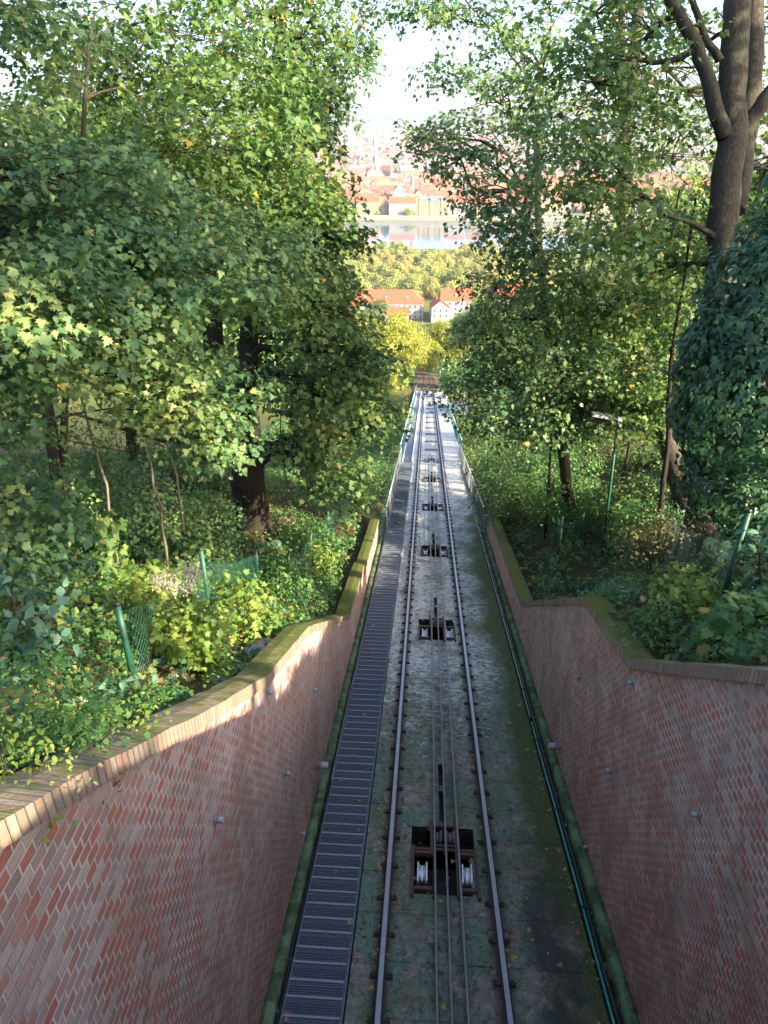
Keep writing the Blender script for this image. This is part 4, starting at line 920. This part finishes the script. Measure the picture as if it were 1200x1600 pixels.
# ---------------------------------------------------------------- fences, lamp posts, stones
def fence(pts, label, seed):
    """pts: (foot point, post height, lean dx)"""
    root = empty('wire_fence', pts[0][0]); tag(root, label, 'fence'); b = np.array(pts[0][0]); mesh_m = MB(); r = np.random.default_rng(seed)
    for p, h, l in pts:
        q = np.array(p) - b; m = MB(); m.tube([tuple(q + [0, 0, -.3]), tuple(q + [l, 0, h])], .036, 10); o = m.build('post', M['green_post'], root, True)
        m = MB(); m.lathe([(h - .005, .0), (h - .005, .040), (h + .02, .034), (h + .035, 0)], (0, 0, 0), 'z', 12); c = m.build('cap', M['pipe'], o, True); c.location = tuple(q + [l, 0, 0])
    for (p, h, l), (p2, h2, l2) in zip(pts, pts[1:]):
        a, c = np.array(p) - b, np.array(p2) - b; L = math.hypot(*(c - a)[:2]); n = int(L / .085); H = min(h, h2) * .9
        def S(t, z): 
            e = a * (1 - t) + c * t; ll = l * (1 - t) + l2 * t; return (e[0] + ll * z / H + .05 * math.sin(t * 7 + seed) * math.sin(z * 3), e[1] + .03 * math.sin(t * 9) * z, e[2] + z - .10 * math.sin(math.pi * t) * z / H)
        for d in (1, -1):
            for k in range(-int(H / .085), n + 1):
                P = []; steps = 6
                for s_ in range(steps + 1):
                    z = H * s_ / steps; t = (k * .085 + (z if d > 0 else H - z)) / L
                    if 0 <= t <= 1: P.append(S(t, z))
                if len(P) > 1: mesh_m.tube(P, .0018, 3, False)
        for z in (.1, H * .5, H): mesh_m.tube([S(t / 6, z) for t in range(7)], .003, 3, False)
    mesh_m.build('wire_mesh', M['green_wire'], root)
FL = [(210, 1060, .98, -.02), (332, 970, 1.25, -.03), (406, 922, 1.15, 0), (455, 928, 1.2, 0), (487, 885, 1.1, .03), (514, 842, 1.1, 0), (532, 820, 1.1, 0), (546, 800, 1.1, 0)]
fence([(on(a, b_, 9), h, l) for a, b_, h, l in FL], 'green wire mesh fence with slim green posts on the left bank', 1)
FR = [(1122, 952, 1.5, .06), (1030, 855, 1.1, .05), (905, 850, 1.2, .0), (873, 865, 1.3, -.03), (850, 800, 1.2, 0), (812, 790, 1.3, 0), (798, 775, 1.3, 0)]
fence([(on(a, b_, 11), h, l) for a, b_, h, l in FR], 'dark green wire mesh fence sagging between posts on the right bank', 2)
p = gz(4.95, 18.6); _d = at(966, 655, 1) - CAM; top = CAM + _d * (p[1] / _d[1]); print('lamp', p, top)
root = empty('lamp_post', p); tag(root, 'slim dark green lamp post with a flat grey head, right of the track', 'lamp post')
h = top[2] - p[2]; lx = top[0] - p[0]
m = MB(); m.tube([(0, 0, -.2), (lx * .5, 0, h * .5), (lx, 0, h)], [.05, .042, .036], 10); m.build('pole', M['green_post'], root, True)
m = MB(); m.tube([(0, 0, 0), (.01, 0, .35)], [.065, .062], 10); m.build('pole_base', M['green_post'], root, True)
m = MB(); w0 = .13
hd = [(lx + .08, -w0, h - .02), (lx + .08, w0, h - .02), (lx - .72, w0 * .9, h + .10), (lx - .72, -w0 * .9, h + .10)]
hu = [(x, y * .8, z + .075) for x, y, z in hd]; m.add(hd + hu, [(3, 2, 1, 0), (4, 5, 6, 7), (0, 1, 5, 4), (1, 2, 6, 5), (2, 3, 7, 6), (3, 0, 4, 7)]); m.build('lamp_head', M['grey_paint'], root)
m = MB(); m.add([(x * .9 + lx * .1 - .03, y * .8, z - .004) for x, y, z in hd], [(3, 2, 1, 0)]); m.build('lens', M['white_paint'], root)
p = gz(2.9, 34.5); root = empty('lamp_post', p); tag(root, 'plain dark pole standing just outside the near right handrail', 'lamp post')
m = MB(); m.tube([(0, 0, -.2), (.0, 0, 4.6)], [.05, .035], 8); m.build('pole', M['green_post'], root, True); m = MB(); m.box(-.35, .05, -.08, .08, 4.6, 4.68); m.build('lamp_head', M['rail_side'], root)
r = np.random.default_rng(77)
STN = ['flat pale blue-grey stone lowest in the row', 'dark rounded stone in the row', 'broad flat stone with a pale top', 'small stone half under leaves', 'largest grey stone next to the coping', 'cracked stone topmost in the row', 'small dark stone at the lower end']
for k, (px, py, sz) in enumerate([(345, 1068, .17), (365, 1048, .14), (388, 1052, .20), (262, 1110, .12), (400, 1020, .2), (415, 1005, .14), (250, 1118, .1)]):
    m = MB(); n1, n2 = 7, 12; vs = []
    for a in range(n1 + 1):
        for c in range(n2):
            th, ph = math.pi * a / n1, 2 * math.pi * c / n2; q = 1 + r.normal(0, .07); vs.append((sz * q * math.sin(th) * math.cos(ph), sz * .8 * q * math.sin(th) * math.sin(ph), sz * .5 * q * math.cos(th)))
    fs = [(a * n2 + c, a * n2 + (c + 1) % n2, (a + 1) * n2 + (c + 1) % n2, (a + 1) * n2 + c) for a in range(n1) for c in range(n2)]
    m.add(vs, fs); tag(m.build('stone', M['stone'], None, False, on(px, py, 8)), STN[k] + ' of stones behind the left coping', 'stone', 'stones behind the left coping')

# ---------------------------------------------------------------- woods further down and behind the viewer
def wood_tree(name, h, rad, nb, ns, size, mat, bark, seed, tr=.25, shape=QUAD, nl=22, srad=1.0, up=.7):
    r = np.random.default_rng(seed); bl = []
    for k in range(nb):
        a = k * 2.4; q_ = rad * math.sqrt((k + .3) / nb) * .75; z = h * (.42 + .5 * (1 - (q_ / rad) ** 1.5) * r.uniform(.55, 1)); s_ = rad * r.uniform(.36, .5)
        q_ = q_ if tr < .34 else q_ * .85; z = z if tr < .34 else h * (.16 + .64 * ((k * .37) % 1.0)); bl.append(((q_ * math.cos(a), q_ * math.sin(a), z), (s_, s_, s_ * .8), ns))
    return tree(name, (0, 0, 0), [([(0, 0, 0), (.1, .1, h * .35), (.3, -.2, h * .65), (.1, .1, h * .88)], tr, tr * .25)], bl, size, shape, mat, bark, 'x', nl=nl, srad=srad, rs=seed, twigs=False, up=up, limb=tr * .4)
WA = wood_tree('woodland_tree', 15, 5.0, 12, 30, .30, M['maple_dk'], M['bark_dark'], 101, .3, LOBED, 22, .8)
WB = wood_tree('woodland_tree', 18, 5.5, 14, 28, .32, M['maple_lt'], M['bark'], 102, .3, LOBED, 22, .9)
WC = wood_tree('woodland_tree', 13, 4.2, 10, 28, .28, M['maple'], M['bark_dark'], 103, .22, LOBED, 22, .7)
YA = wood_tree('autumn_tree', 16, 6.2, 16, 34, .42, M['autumn'], M['bark'], 104, .35, QUAD, 24, 1.0)
FA = wood_tree('park_tree', 19, 9.5, 14, 18, 1.15, M['far_leaf'], M['bark_dark'], 105, .4, QUAD, 22, 2.0)
GR = 'woodland trees beside the lower track'
spots = [  # near wood left and right, seen between the closer crowns
    (WA, -12, 26, 0, 1.0, 'wide dark tree in the depth of the left wood'), (WC, -18, 20, 1, 1.1, 'dark tree at the far left of the left wood'), (WB, -10, 38, 2, .95, 'light green tree deep in the left wood'), (WA, -24, 34, 3, 1.1, 'dark spreading tree furthest left'),
    (WC, -7.5, 46, 4, .8, 'small dark tree by the left bridge rail'), (WB, -17, 52, 5, 1.1, 'tall light tree beyond the left wood'), (WC, -9, 62, 1, .9, 'tree left of the bridge below the deck'), (WA, -15, 75, 2, 1.0, 'tree farther left of the bridge'),
    (WC, 8.5, 33, 0, .8, 'dark tree by the right handrail'), (WA, 14, 28, 1, 1.0, 'wide dark tree deep in the right wood'), (WB, 16, 42, 2, 1.0, 'light green tree deep in the right wood'), (WC, 11, 52, 3, .85, 'dark tree below the bridge on the right'),
    (WA, 23, 36, 4, 1.1, 'broad tree at the far right edge of the wood'), (WB, 9.5, 98, 5, .8, 'light tree beside the far right end of the bridge'), (WA, 17, 70, 0, 1.0, 'dark tree further right of the bridge'), (WC, 9.5, 78, 2, .75, 'smaller tree next to the pale platform'),
    (YA, -8.2, 122, 0, .95, 'brilliant yellow-green tree lit by the sun where the bridge ends'), (YA, -12, 140, 2, 1.0, 'yellow tree behind the brightest one'), (YA, -9, 175, 1, 1.1, 'yellow-green tree halfway down the hill, left of the lower track'),
    (WB, 9.5, 128, 3, 1.0, 'green tree to the right of the brown lower track'), (YA, 6, 236, 4, 1.15, 'yellow-green tree that closes the far end of the track'), (YA, -14, 232, 5, 1.15, 'round yellow-green tree under the red-roofed house'), (WB, 14, 170, 1, 1.1, 'green tree right of the little white frame'),
    (YA, -4, 275, 3, 1.2, 'yellow-green tree directly below the white eaves'), (WB, 14, 262, 5, 1.2, 'green tree below the white gable house'), (WB, -22, 200, 4, 1.1, 'green tree behind the left wood on the hill'), (YA, -24, 150, 2, 1.0, 'yellow tree half hidden by the left wood'),
    (YA, -5.5, 168, 2, .9, 'yellow-green tree leaning over the lower track from the left'), (YA, -.5, 196, 3, .85, 'yellow-green tree that seems to stand on the end of the lower track'), (YA, -7.5, 112, 4, .55, 'small bright yellow tree at the left end of the bridge'), (YA, 4, 300, 1, 1.25, 'rounded yellow tree near the foot of the slope'), (YA, -16, 300, 1, 1.25, 'yellow tree near the foot of the slope, on the left'), (WB, 10, 205, 0, 1.0, 'green tree on the right side of the lower track')]
used = set()
def place(src, x, y, rz, s_, label, group, dz=-.2):
    z = GZ(x, y) + dz
    if src.name not in used:
        used.add(src.name); src.location = (x, y, z); src.rotation_euler = (0, 0, rz); src.scale = (s_,) * 3; src['label'] = label; src['group'] = group; return src
    return copy_tree(src, (x, y, z), rz, s_, label=label, group=group)
for src, x, y, k, s_, txt in spots: place(src, x, y, k * 1.05, s_, txt, GR)
r = np.random.default_rng(55); k = 0
for y in list(range(95, 470, 22)):
    for sd in (-1, 1):
        for c in range(4):
            x = sd * (19 + c * 24 + r.uniform(-7, 7)) * (1 + y / 700); yy = y + r.uniform(-10, 10)
            place([WA, WB, YA, WC, WB][r.integers(0, 5)], x, yy, r.uniform(0, 6), r.uniform(.95, 1.35), 'one of the hillside trees seen only as bits of leaf between the nearer crowns', 'hillside trees between the nearer crowns')
for x, y in ((-8, 330), (10, 345), (-30, 330), (26, 330), (-18, 390), (4, 400), (22, 405), (-40, 400)):
    place([YA, WB][k % 2], x, y, k, 1.15, 'yellow-green tree low on the slope in front of the red-roofed house', 'trees in front of the red-roofed house'); k += 1
for row, y0 in enumerate((570, 592, 616, 642, 668, 696, 726, 756, 788, 816)):
    for c in range(15):
        x = -135 + c * 17 + (row % 2) * 8 + r.uniform(-4, 4); yy = y0 + r.uniform(-8, 8)
        s_ = r.uniform(.85, 1.15) if row < 7 else r.uniform(.6, .85)
        if y0 > 780 and -30 < x < 34: continue
        place(FA, x, yy, r.uniform(0, 6), s_, 'pale yellowish park tree on the near river bank', 'park trees on the near river bank')

for k, (x, y, src, s_) in enumerate(((15, -3, WA, 1.1), (17.5, 8.5, WB, 1.0), (16, -12, WA, 1.1))):  # unseen trees added as sun blockers for the cutting
    place(src, x, y, k * 1.3, s_, 'tall unseen tree added on the right bank so that its crown shades the cutting', 'added shade trees beyond the right frame edge')

for k, (x, y, src, s_) in enumerate(((7.8, .3, WC, .5), (10.8, 6.0, WC, .72), (7.0, -2.2, WA, .42))):  # unseen scaled-down trees added to break up sunlight on the left
    place(src, x, y, k * 2.1 + 1, s_, 'small unseen tree added on the near right bank to dapple the sun on the left side', 'added shade trees beyond the right frame edge')

for k in range(9):
    x, y = (-4.6, 113 + k * 7) if k % 2 else (3.6, 113 + k * 7)
    shrub(gz(x, y, -.1), 2.6, 1.3, 60, .22, QUAD, M['autumn'] if x < 0 else M['herb'], ('yellow scrub left of the lower track, clump %s from the bridge' if x < 0 else 'green scrub right of the lower track, clump %s from the bridge') % ['first', 'first', 'second', 'second', 'third', 'third', 'fourth', 'fourth', 'fifth'][k], 300 + k, nl=16, srad=.6, group='scrub beside the lower track')
# ---------------------------------------------------------------- the town
def tint_mat(name, cols, rough=.85, windows=False):
    q = new_mat(name); oi = q.new('ShaderNodeObjectInfo'); c = q.ramp(oi.outputs['Random'], cols, 'CONSTANT')
    P = q.pos(); c = q.mix(q.rng(q.noise(P, .15, 3), .35, .65, 0, .22), c, (.30, .25, .20))
    if windows:
        tc = q.new('ShaderNodeTexCoord').outputs['Object']; x = q.xyz(tc)
        f = lambda v, p, w_: q.math('LESS_THAN', q.math('ABSOLUTE', q.math('SUBTRACT', q.math('FRACT', q.math('DIVIDE', v, p)), .5)), w_)
        wv = q.math('MULTIPLY', q.math('MAXIMUM', f(x[0], 3.0, .19), 0.0), f(x[2], 3.6, .27))
        c = q.mix(q.math('MULTIPLY', wv, .75), c, (.10, .11, .13))
    return setb(q, c, rough)
WALLC = [(0, (.21, .17, .11)), (.18, (.26, .24, .20)), (.36, (.23, .18, .09)), (.5, (.20, .14, .10)), (.64, (.27, .25, .22)), (.8, (.16, .12, .08)), (.9, (.22, .14, .10))]
ROOFC = [(0, (.25, .055, .022)), (.25, (.29, .075, .03)), (.5, (.20, .045, .022)), (.7, (.30, .095, .04)), (.86, (.15, .055, .035)), (.95, (.14, .13, .14))]
M['town_wall'] = tint_mat('town_wall', WALLC, .85, True); M['town_roof'] = tint_mat('town_roof', ROOFC)
M['plain_wall'] = tint_mat('plain_town_wall', WALLC)
M['far_wall'] = tint_mat('far_wall', [(0, (.66, .64, .60)), (.3, (.60, .52, .44)), (.6, (.70, .69, .68)), (.85, (.50, .46, .44))], .85, True)
M['far_roof'] = tint_mat('far_roof', [(0, (.50, .30, .22)), (.3, (.50, .46, .44)), (.6, (.44, .40, .40)), (.8, (.55, .34, .25))])
M['white_wall'] = simple('white_render', (.30, .29, .27), .85, 0, .06, .3); M['cream_wall'] = simple('cream_render', (.25, .20, .12), .85, 0, .08, .3)
M['red_roof'] = simple('red_tiles', (.30, .065, .026), .85, 0, .15, 1.2); M['slate'] = simple('dark_spire', (.10, .12, .13), .6, 0, .2, .5)
M['window'] = simple('window_dark', (.06, .07, .09), .3, 0, .2, .5); M['town_stone'] = simple('tower_stone', (.22, .20, .18), .9, 0, .2, .3)
M['copper'] = simple('green_copper', (.22, .42, .36), .6, 0, .15, .3)
def house_mesh(w_, d, h, rh, kind):
    wm, rm = MB(), MB(); x, y = w_ / 2, d / 2; o = .5
    wm.box(-x, x, -y, y, -3, h)
    if kind == 'gable_x':
        wm.add([(-x + .02, -y + .05, h), (-x + .02, y - .05, h), (-x + .02, 0, h + rh - .2), (x - .02, -y + .05, h), (x - .02, y - .05, h), (x - .02, 0, h + rh - .2)], [(0, 2, 1), (3, 4, 5)])
        rm.add([(-x - o, -y - o, h), (x + o, -y - o, h), (x + o, 0, h + rh), (-x - o, 0, h + rh), (-x - o, y + o, h), (x + o, y + o, h)], [(0, 1, 2, 3), (3, 2, 5, 4)])
    elif kind == 'gable_y':
        wm.add([(-x + .05, -y + .02, h), (x - .05, -y + .02, h), (0, -y + .02, h + rh - .2), (-x + .05, y - .02, h), (x - .05, y - .02, h), (0, y - .02, h + rh - .2)], [(0, 1, 2), (3, 5, 4)])
        rm.add([(-x - o, -y - o, h), (0, -y - o, h + rh), (0, y + o, h + rh), (-x - o, y + o, h), (x + o, -y - o, h), (x + o, y + o, h)], [(0, 1, 2, 3), (1, 4, 5, 2)])
    else:
        k = min(x, y) * .9
        rm.add([(-x - o, -y - o, h), (x + o, -y - o, h), (x + o, y + o, h), (-x - o, y + o, h), (-x + k, 0, h + rh), (x - k, 0, h + rh)], [(0, 1, 5, 4), (1, 2, 5), (2, 3, 4, 5), (3, 0, 4)])
    for q in range(max(1, int(w_ / 9))):
        cx = -x + 4 + q * 8.5; rm.box(cx - .5, cx + .5, 1.0, 2.0, h + rh * .4, h + rh + .9)
    return wm, rm
def protos(matw, matr, dims):
    out = []
    for (w_, d, h, rh, kd) in dims:
        wm, rm = house_mesh(w_, d, h, rh, kd); a = wm.mesh('wall'); a.materials.append(matw); b_ = rm.mesh('roof'); b_.materials.append(matr); out.append((a, b_, w_, d))
    return out
DIM = [(22, 14, 15, 7, 'gable_x'), (16, 18, 17, 7, 'gable_y'), (32, 15, 17, 7, 'hip'), (14, 14, 13, 8, 'gable_x'), (26, 16, 19, 8, 'gable_x'), (38, 14, 16, 6, 'gable_x'), (12, 16, 18, 7, 'gable_y'), (24, 22, 14, 9, 'hip')]
NEARP = protos(M['town_wall'], M['town_roof'], DIM)
r = np.random.default_rng(91)
def house(pr, x, y, rz, s_, label, group, sz=1.0):
    root = empty('town_house', (x, y, GZ(x, y)), rz); root.scale = (s_, s_, s_ * sz); tag(root, label, 'house', group)
    link('wall', pr[0], None, root); link('roof', pr[1], None, root); return root
GT = 'tightly packed houses of the old town'; n = 0
y = 1246.
while y < 2050 and n < 262:
    xl, xr_ = (505 - 664) / 1120 * y * 1.02, (752 - 664) / 1120 * y * 1.02; x = xl + r.uniform(0, 12)
    while x < xr_ and n < 262:
        pr = NEARP[r.integers(0, 8)]; s_ = r.uniform(.85, 1.15)
        house(pr, x + pr[2] * s_ / 2, y + r.uniform(-6, 6), r.normal(.0, .16) + (math.pi / 2 if r.random() < .18 else 0), s_, 'distant town house with a tiled roof, one of the crowded roofs across the river', GT, r.uniform(.8, 1.15)); n += 1
        x += pr[2] * s_ + r.uniform(-1, 5)
    y += 26 + r.uniform(-2, 4) + (y - 1200) * .02
y_end = y
# everything too small or too far to count
def mass(name, pts, walls, roofs, label=None):
    """merged houses"""
    for nm, mt, idx in ((name + '_walls', walls, 0), (name + '_roofs', roofs, 1)):
        VS, FS = [], []; k = 0
        for x, y, rz, s_, kind, zs in pts:
            me = NEARP[kind][idx]; 
            if kind not in cache[idx]: cache[idx][kind] = (np.array([v.co[:] for v in me.vertices]), [tuple(p.vertices) for p in me.polygons])
            V, F = cache[idx][kind]; c, s0 = math.cos(rz), math.sin(rz); W = V * [s_, s_, s_ * zs]
            W = np.stack([W[:, 0] * c - W[:, 1] * s0 + x, W[:, 0] * s0 + W[:, 1] * c + y, W[:, 2] + GZ(x, y)], 1); VS.append(W); FS += [tuple(i + k for i in f) for f in F]; k += len(W)
        me = bpy.data.meshes.new(nm); me.from_pydata(np.concatenate(VS).tolist(), [], FS); tag(link(nm, me, mt), kind='stuff')
cache = [{}, {}]
def island_mat(name, cols, win=False):
    q = new_mat(name); g = q.new('ShaderNodeNewGeometry'); c = q.ramp(g.outputs['Random Per Island'], cols, 'CONSTANT')
    return setb(q, c, .85)
pts = []
for k in range(1500):
    y = r.uniform(1240, 2050); x = r.uniform(-1.0, 1.0) * y * .75
    if (505 - 664) / 1120 * y - 22 < x < (752 - 664) / 1120 * y + 22 and y < y_end: continue
    pts.append((x, y, r.normal(0, .3), r.uniform(.9, 1.2), int(r.integers(0, 8)), r.uniform(.8, 1.1)))
mass('outer_town', pts, island_mat('outer_walls', WALLC), island_mat('outer_roofs', ROOFC))
pts = []
for k in range(4200):
    y = 2000 + 2900 * r.random() ** 1.2; x = r.uniform(-.6, .6) * y
    if r.random() < .75: x = r.uniform(-.20, .13) * y
    pts.append((x, y, r.normal(0, .5), r.uniform(.9, 1.5), int(r.integers(0, 8)), r.uniform(.8, 1.3)))
mass('far_city', pts, island_mat('far_city_walls', [(0, (.19, .18, .16)), (.3, (.17, .13, .10)), (.6, (.23, .22, .21)), (.85, (.11, .10, .10))]), island_mat('far_city_roofs', [(0, (.20, .08, .05)), (.25, (.15, .13, .12)), (.5, (.10, .09, .09)), (.7, (.20, .08, .05)), (.85, (.18, .17, .16))]))
# tree masses between far houses, and woods on the skyline
def bushy(name, xs, ys, n, size, seed, mat, zo=6):
    r_ = np.random.default_rng(seed); X = r_.uniform(*xs, n); Y = r_.uniform(*ys, n); Z = np.array([GZ(a, b_) for a, b_ in zip(X, Y)]) + zo * r_.uniform(.2, 1.2, n)
    c = np.stack([X, Y, Z], 1); tag(link(name, np_mesh(name, spray_leaves(c, unit(r_.normal(0, 1, (n, 3))), 10, size * 2.2, size, QUAD, .6, r_, .5)), mat), kind='stuff')
bushy('town_greenery', (-420, 260), (1800, 2300), 260, 5, 1, M['far_leaf'], 14); bushy('far_greenery', (-1200, 900), (2300, 5000), 900, 9, 2, M['far_leaf'], 10)
bushy('skyline_wood', (-3000, 2500), (5200, 6100), 3400, 12, 3, M['maple_dk'], 8)
bushy('slope_scrub', (-60, -4), (112, 480), 1500, 1.0, 8, M['herb'], 2.4); bushy('slope_scrub', (4, 60), (112, 480), 1500, 1.0, 9, M['herb'], 2.4); bushy('slope_scrub', (-40, 40), (216, 480), 700, 1.0, 10, M['far_leaf'], 2.4)
# riverside row: larger buildings with real windows
def riverside(x, y, w_, d, h, rh, wallm, roofm, floors, cols, label, kind='gable_x', extra=None):
    root = empty('riverside_building', (x, y, GZ(x, 1200))); tag(root, label, 'building'); wm, rm = house_mesh(w_, d, h, rh, kind)
    wm.build('wall', wallm, root); rm.build('roof', roofm, root); fh = (h - 1.5) / floors; m = MB(); m.box(-.6, .6, -.05, .05, -1.0, 1.0); me = m.mesh('window'); me.materials.append(M['window'])
    for i in range(floors):
        for j in range(cols): link('window', me, None, root, (-w_ / 2 + (j + .5) * w_ / cols, -d / 2 - .02, 1.8 + fh * (i + .45)))
    m = MB(); m.box(-w_ / 2 - .3, w_ / 2 + .3, -d / 2 - .4, -d / 2 - .003, h - .5, h - .02); m.build('cornice', M['white_wall'], root)
    if extra: extra(root, w_, d, h, rh)
    return root
def turrets(root, w_, d, h, rh):
    for sx in (-.38, 0, .38):
        m = MB(); m.box(sx * w_ - 3, sx * w_ + 3, -d / 2 - .6, -d / 2 + 3, 0, h + 2); m.build('bay', M['cream_wall'], root)
        m = MB(); m.lathe([(h + 2, 3.6), (h + 7, .1)], (sx * w_, -d / 2 + 1.2, 0), 'z', 8); m.build('turret_roof', M['copper'], root)
riverside(-100, 1210, 34, 16, 19, 7, M['cream_wall'], M['red_roof'], 5, 9, 'cream riverside building at the left of the visible quay')
riverside(-133, 1212, 28, 16, 17, 7, M['white_wall'], M['red_roof'], 4, 8, 'white riverside block behind the leaves at far left of the quay')
riverside(-73, 1216, 12, 14, 17, 6, M['plain_wall'], M['slate'], 4, 3, 'narrow riverside house with a dark roof beside the white building', 'gable_y')
riverside(-46, 1208, 40, 17, 17, 9, M['white_wall'], M['red_roof'], 4, 12, 'long white riverside building with rows of windows and a bright red roof')
riverside(0, 1212, 44, 18, 21, 6, M['cream_wall'], M['slate'], 5, 12, 'ornate beige riverside palace with bays and little green turrets', 'hip', turrets)
riverside(38, 1212, 28, 16, 18, 8, M['white_wall'], M['red_roof'], 4, 8, 'pale riverside building with a red roof at the right end of the quay')
riverside(70, 1212, 30, 16, 18, 7, M['cream_wall'], M['red_roof'], 4, 8, 'yellowish riverside building mostly behind leaves at right')
# gabled white church, spire, towers
def tower(x, y, w_, h, sh, wallm, label, cat='tower', n=4, twin=0):
    root = empty('church_tower', (x, y, GZ(x, y))); tag(root, label, cat); m = MB(); m.box(-w_ / 2, w_ / 2, -w_ / 2, w_ / 2, -2, h); m.build('shaft', wallm, root)
    m = MB(); m.lathe([(h, w_ * .62), (h + sh * .25, w_ * .40), (h + sh * .35, w_ * .42), (h + sh, .05)], (0, 0, 0), 'z', 8); m.build('spire', M['slate'], root)
    for sx in (-1, 1):
        m = MB(); m.lathe([(h, w_ * .12), (h + sh * .3, .02)], (sx * w_ * .48, -w_ * .4, 0), 'z', 6); m.build('pinnacle', M['slate'], root)
    m = MB(); m.box(-w_ * .16, w_ * .16, -w_ / 2 - .06, -w_ / 2 - .01, h * .72, h * .88); m.build('window', M['window'], root); return root
root = empty('church', (-52, 1262, GZ(-52, 1262))); tag(root, 'white church with a tall pointed gable above the red roofs', 'church')
wm, rm = house_mesh(26, 34, 22, 21, 'gable_y'); wm.build('wall', M['white_wall'], root); rm.build('roof', M['slate'], root); m = MB(); m.box(-2, 2, -17.1, -17.02, 8, 20); m.build('window', M['window'], root)
tower(-32, 1256, 5, 38, 22, M['town_stone'], 'thin dark needle spire next to the white church gable')
tower(-132, 1820, 13, 52, 26, M['town_stone'], 'dark massive gate tower left, above the roofs in the haze')
tower(-12, 1560, 9, 46, 22, M['cream_wall'], 'pale church tower in the middle of the old town')
tower(12, 1600, 9, 40, 26, M['town_stone'], 'grey church tower right of the pale tower, with a pointed roof')
tower(40, 1500, 8, 34, 22, M['cream_wall'], 'first of twin pale towers right of centre'); tower(54, 1500, 8, 34, 22, M['cream_wall'], 'second of twin pale towers right of centre')
tower(-190, 2600, 16, 66, 40, M['white_wall'], 'far whitish tower standing against the distant hill')
# quay
root = empty('quay', (0, 1184, -108)); tag(root, 'long pale stone quay wall along the far river bank', 'quay')
m = MB(); m.box(-1500, 1500, -1.5, 3, -5, 2.6); m.build('wall', simple('quay_stone', (.20, .18, .15), .9, 0, .15, .05), root); m = MB(); m.box(-1500, 1500, -1.8, -.9, 2.6, 3.1); m.build('parapet', M['concrete_pale'], root)
for k, (x, s_) in enumerate(((-120, .6), (-84, .5), (-36, .75), (-28, .6), (24, .5), (60, .55))):
    place(FA, x, 1191, k, s_, ['tree on the far quay at left', 'small tree on the quay by the cream building', 'dark quay tree before the white riverside building', 'smaller tree leaning against the dark quay tree', 'quay tree before the ornate palace', 'quay tree at right before the pale building'][k], 'trees on the far quay', -1)
# red-roofed palace down the slope
def palace(x, y, w_, d, h, rh, label, dorm=3, wallm='white_wall', kind='hip', rz=0., z=None, nw=10):
    root = empty('red_roofed_house', (x, y, z if z is not None else GZ(x, y)), rz); tag(root, label, 'building'); wm, rm = house_mesh(w_, d, h, rh, kind); wm.build('wall', M[wallm], root); rm.build('roof', M['red_roof'], root)
    for k in range(dorm):
        cx = -w_ / 2 + (k + .8) * w_ / (dorm + .6); m = MB(); yy = -d / 2 * .55; zz = h + rh * .36
        m.box(cx - .8, cx + .8, yy - 1.2, yy + 1.5, zz - .5, zz + 1.3); o = m.build('dormer', M['white_wall'], root)
        m = MB(); m.box(cx - .45, cx + .45, yy - 1.25, yy - 1.21, zz, zz + .95); m.build('window', M['window'], o)
    m = MB(); m.box(-.6, .6, -.05, .05, -.8, .8); me = m.mesh('window'); me.materials.append(M['window'])
    for fl in range(max(1, int(h / 3.6))):
        for k in range(nw): link('window', me, None, root, (-w_ / 2 + (k + .5) * w_ / nw, -d / 2 - .02, h - 1.9 - fl * 3.4))
    m = MB(); m.box(-w_ / 2 - .2, w_ / 2 + .2, -d / 2 - .35, -d / 2 - .003, h - .5, h - .02); m.build('cornice', M['white_wall'], root); return root
palace(-30, 512, 52, 18, 11, 8, 'long white palace with a bright red hipped roof and three white dormers', 3, nw=14)
palace(-62, 500, 26, 14, 9, 8, 'lower red-roofed wing half behind leaves at the left of the palace', 1, 'cream_wall', 'gable_x')
palace(-22, 492, 16, 10, 6, 5, 'small red-roofed annex directly in front of the palace', 0, 'white_wall', 'gable_x', nw=4)
palace(7, 498, 12, 15, 9.5, 5, 'white house with a gable turned to the viewer, right of the palace', 0, 'white_wall', 'gable_y', .1, nw=3)
palace(18, 506, 20, 14, 12, 7, 'red-roofed white house behind the gabled one', 1, 'white_wall', 'gable_x', nw=5)
palace(-95, 520, 30, 14, 12, 8, 'red roof glimpsed through the big maple, first from the window', 1, 'cream_wall', 'gable_x'); palace(-150, 505, 34, 14, 12, 8, 'red roof glimpsed through the left wood, near the dark trunk', 1, 'white_wall', 'gable_x')
palace(60, 515, 34, 14, 12, 8, 'red roof glimpsed through the right wood', 1, 'cream_wall', 'hip'); palace(130, 520, 40, 14, 12, 8, 'red roof glimpsed by the thick bare trunk', 1, 'white_wall', 'gable_x')
# ---------------------------------------------------------------- haze
m = MB(); m.box(-7500, 7500, -60, 12500, -130, 60); q = new_mat('haze'); q.n.remove(q.b); v = q.new('ShaderNodeVolumePrincipled')
v.inputs['Color'].default_value = (.86, .93, 1, 1); v.inputs['Density'].default_value = .00007; v.inputs['Anisotropy'].default_value = .2
q.link(v.outputs[0], q.n['Material Output'].inputs['Volume']); tag(m.build('haze', q.m), kind='stuff')
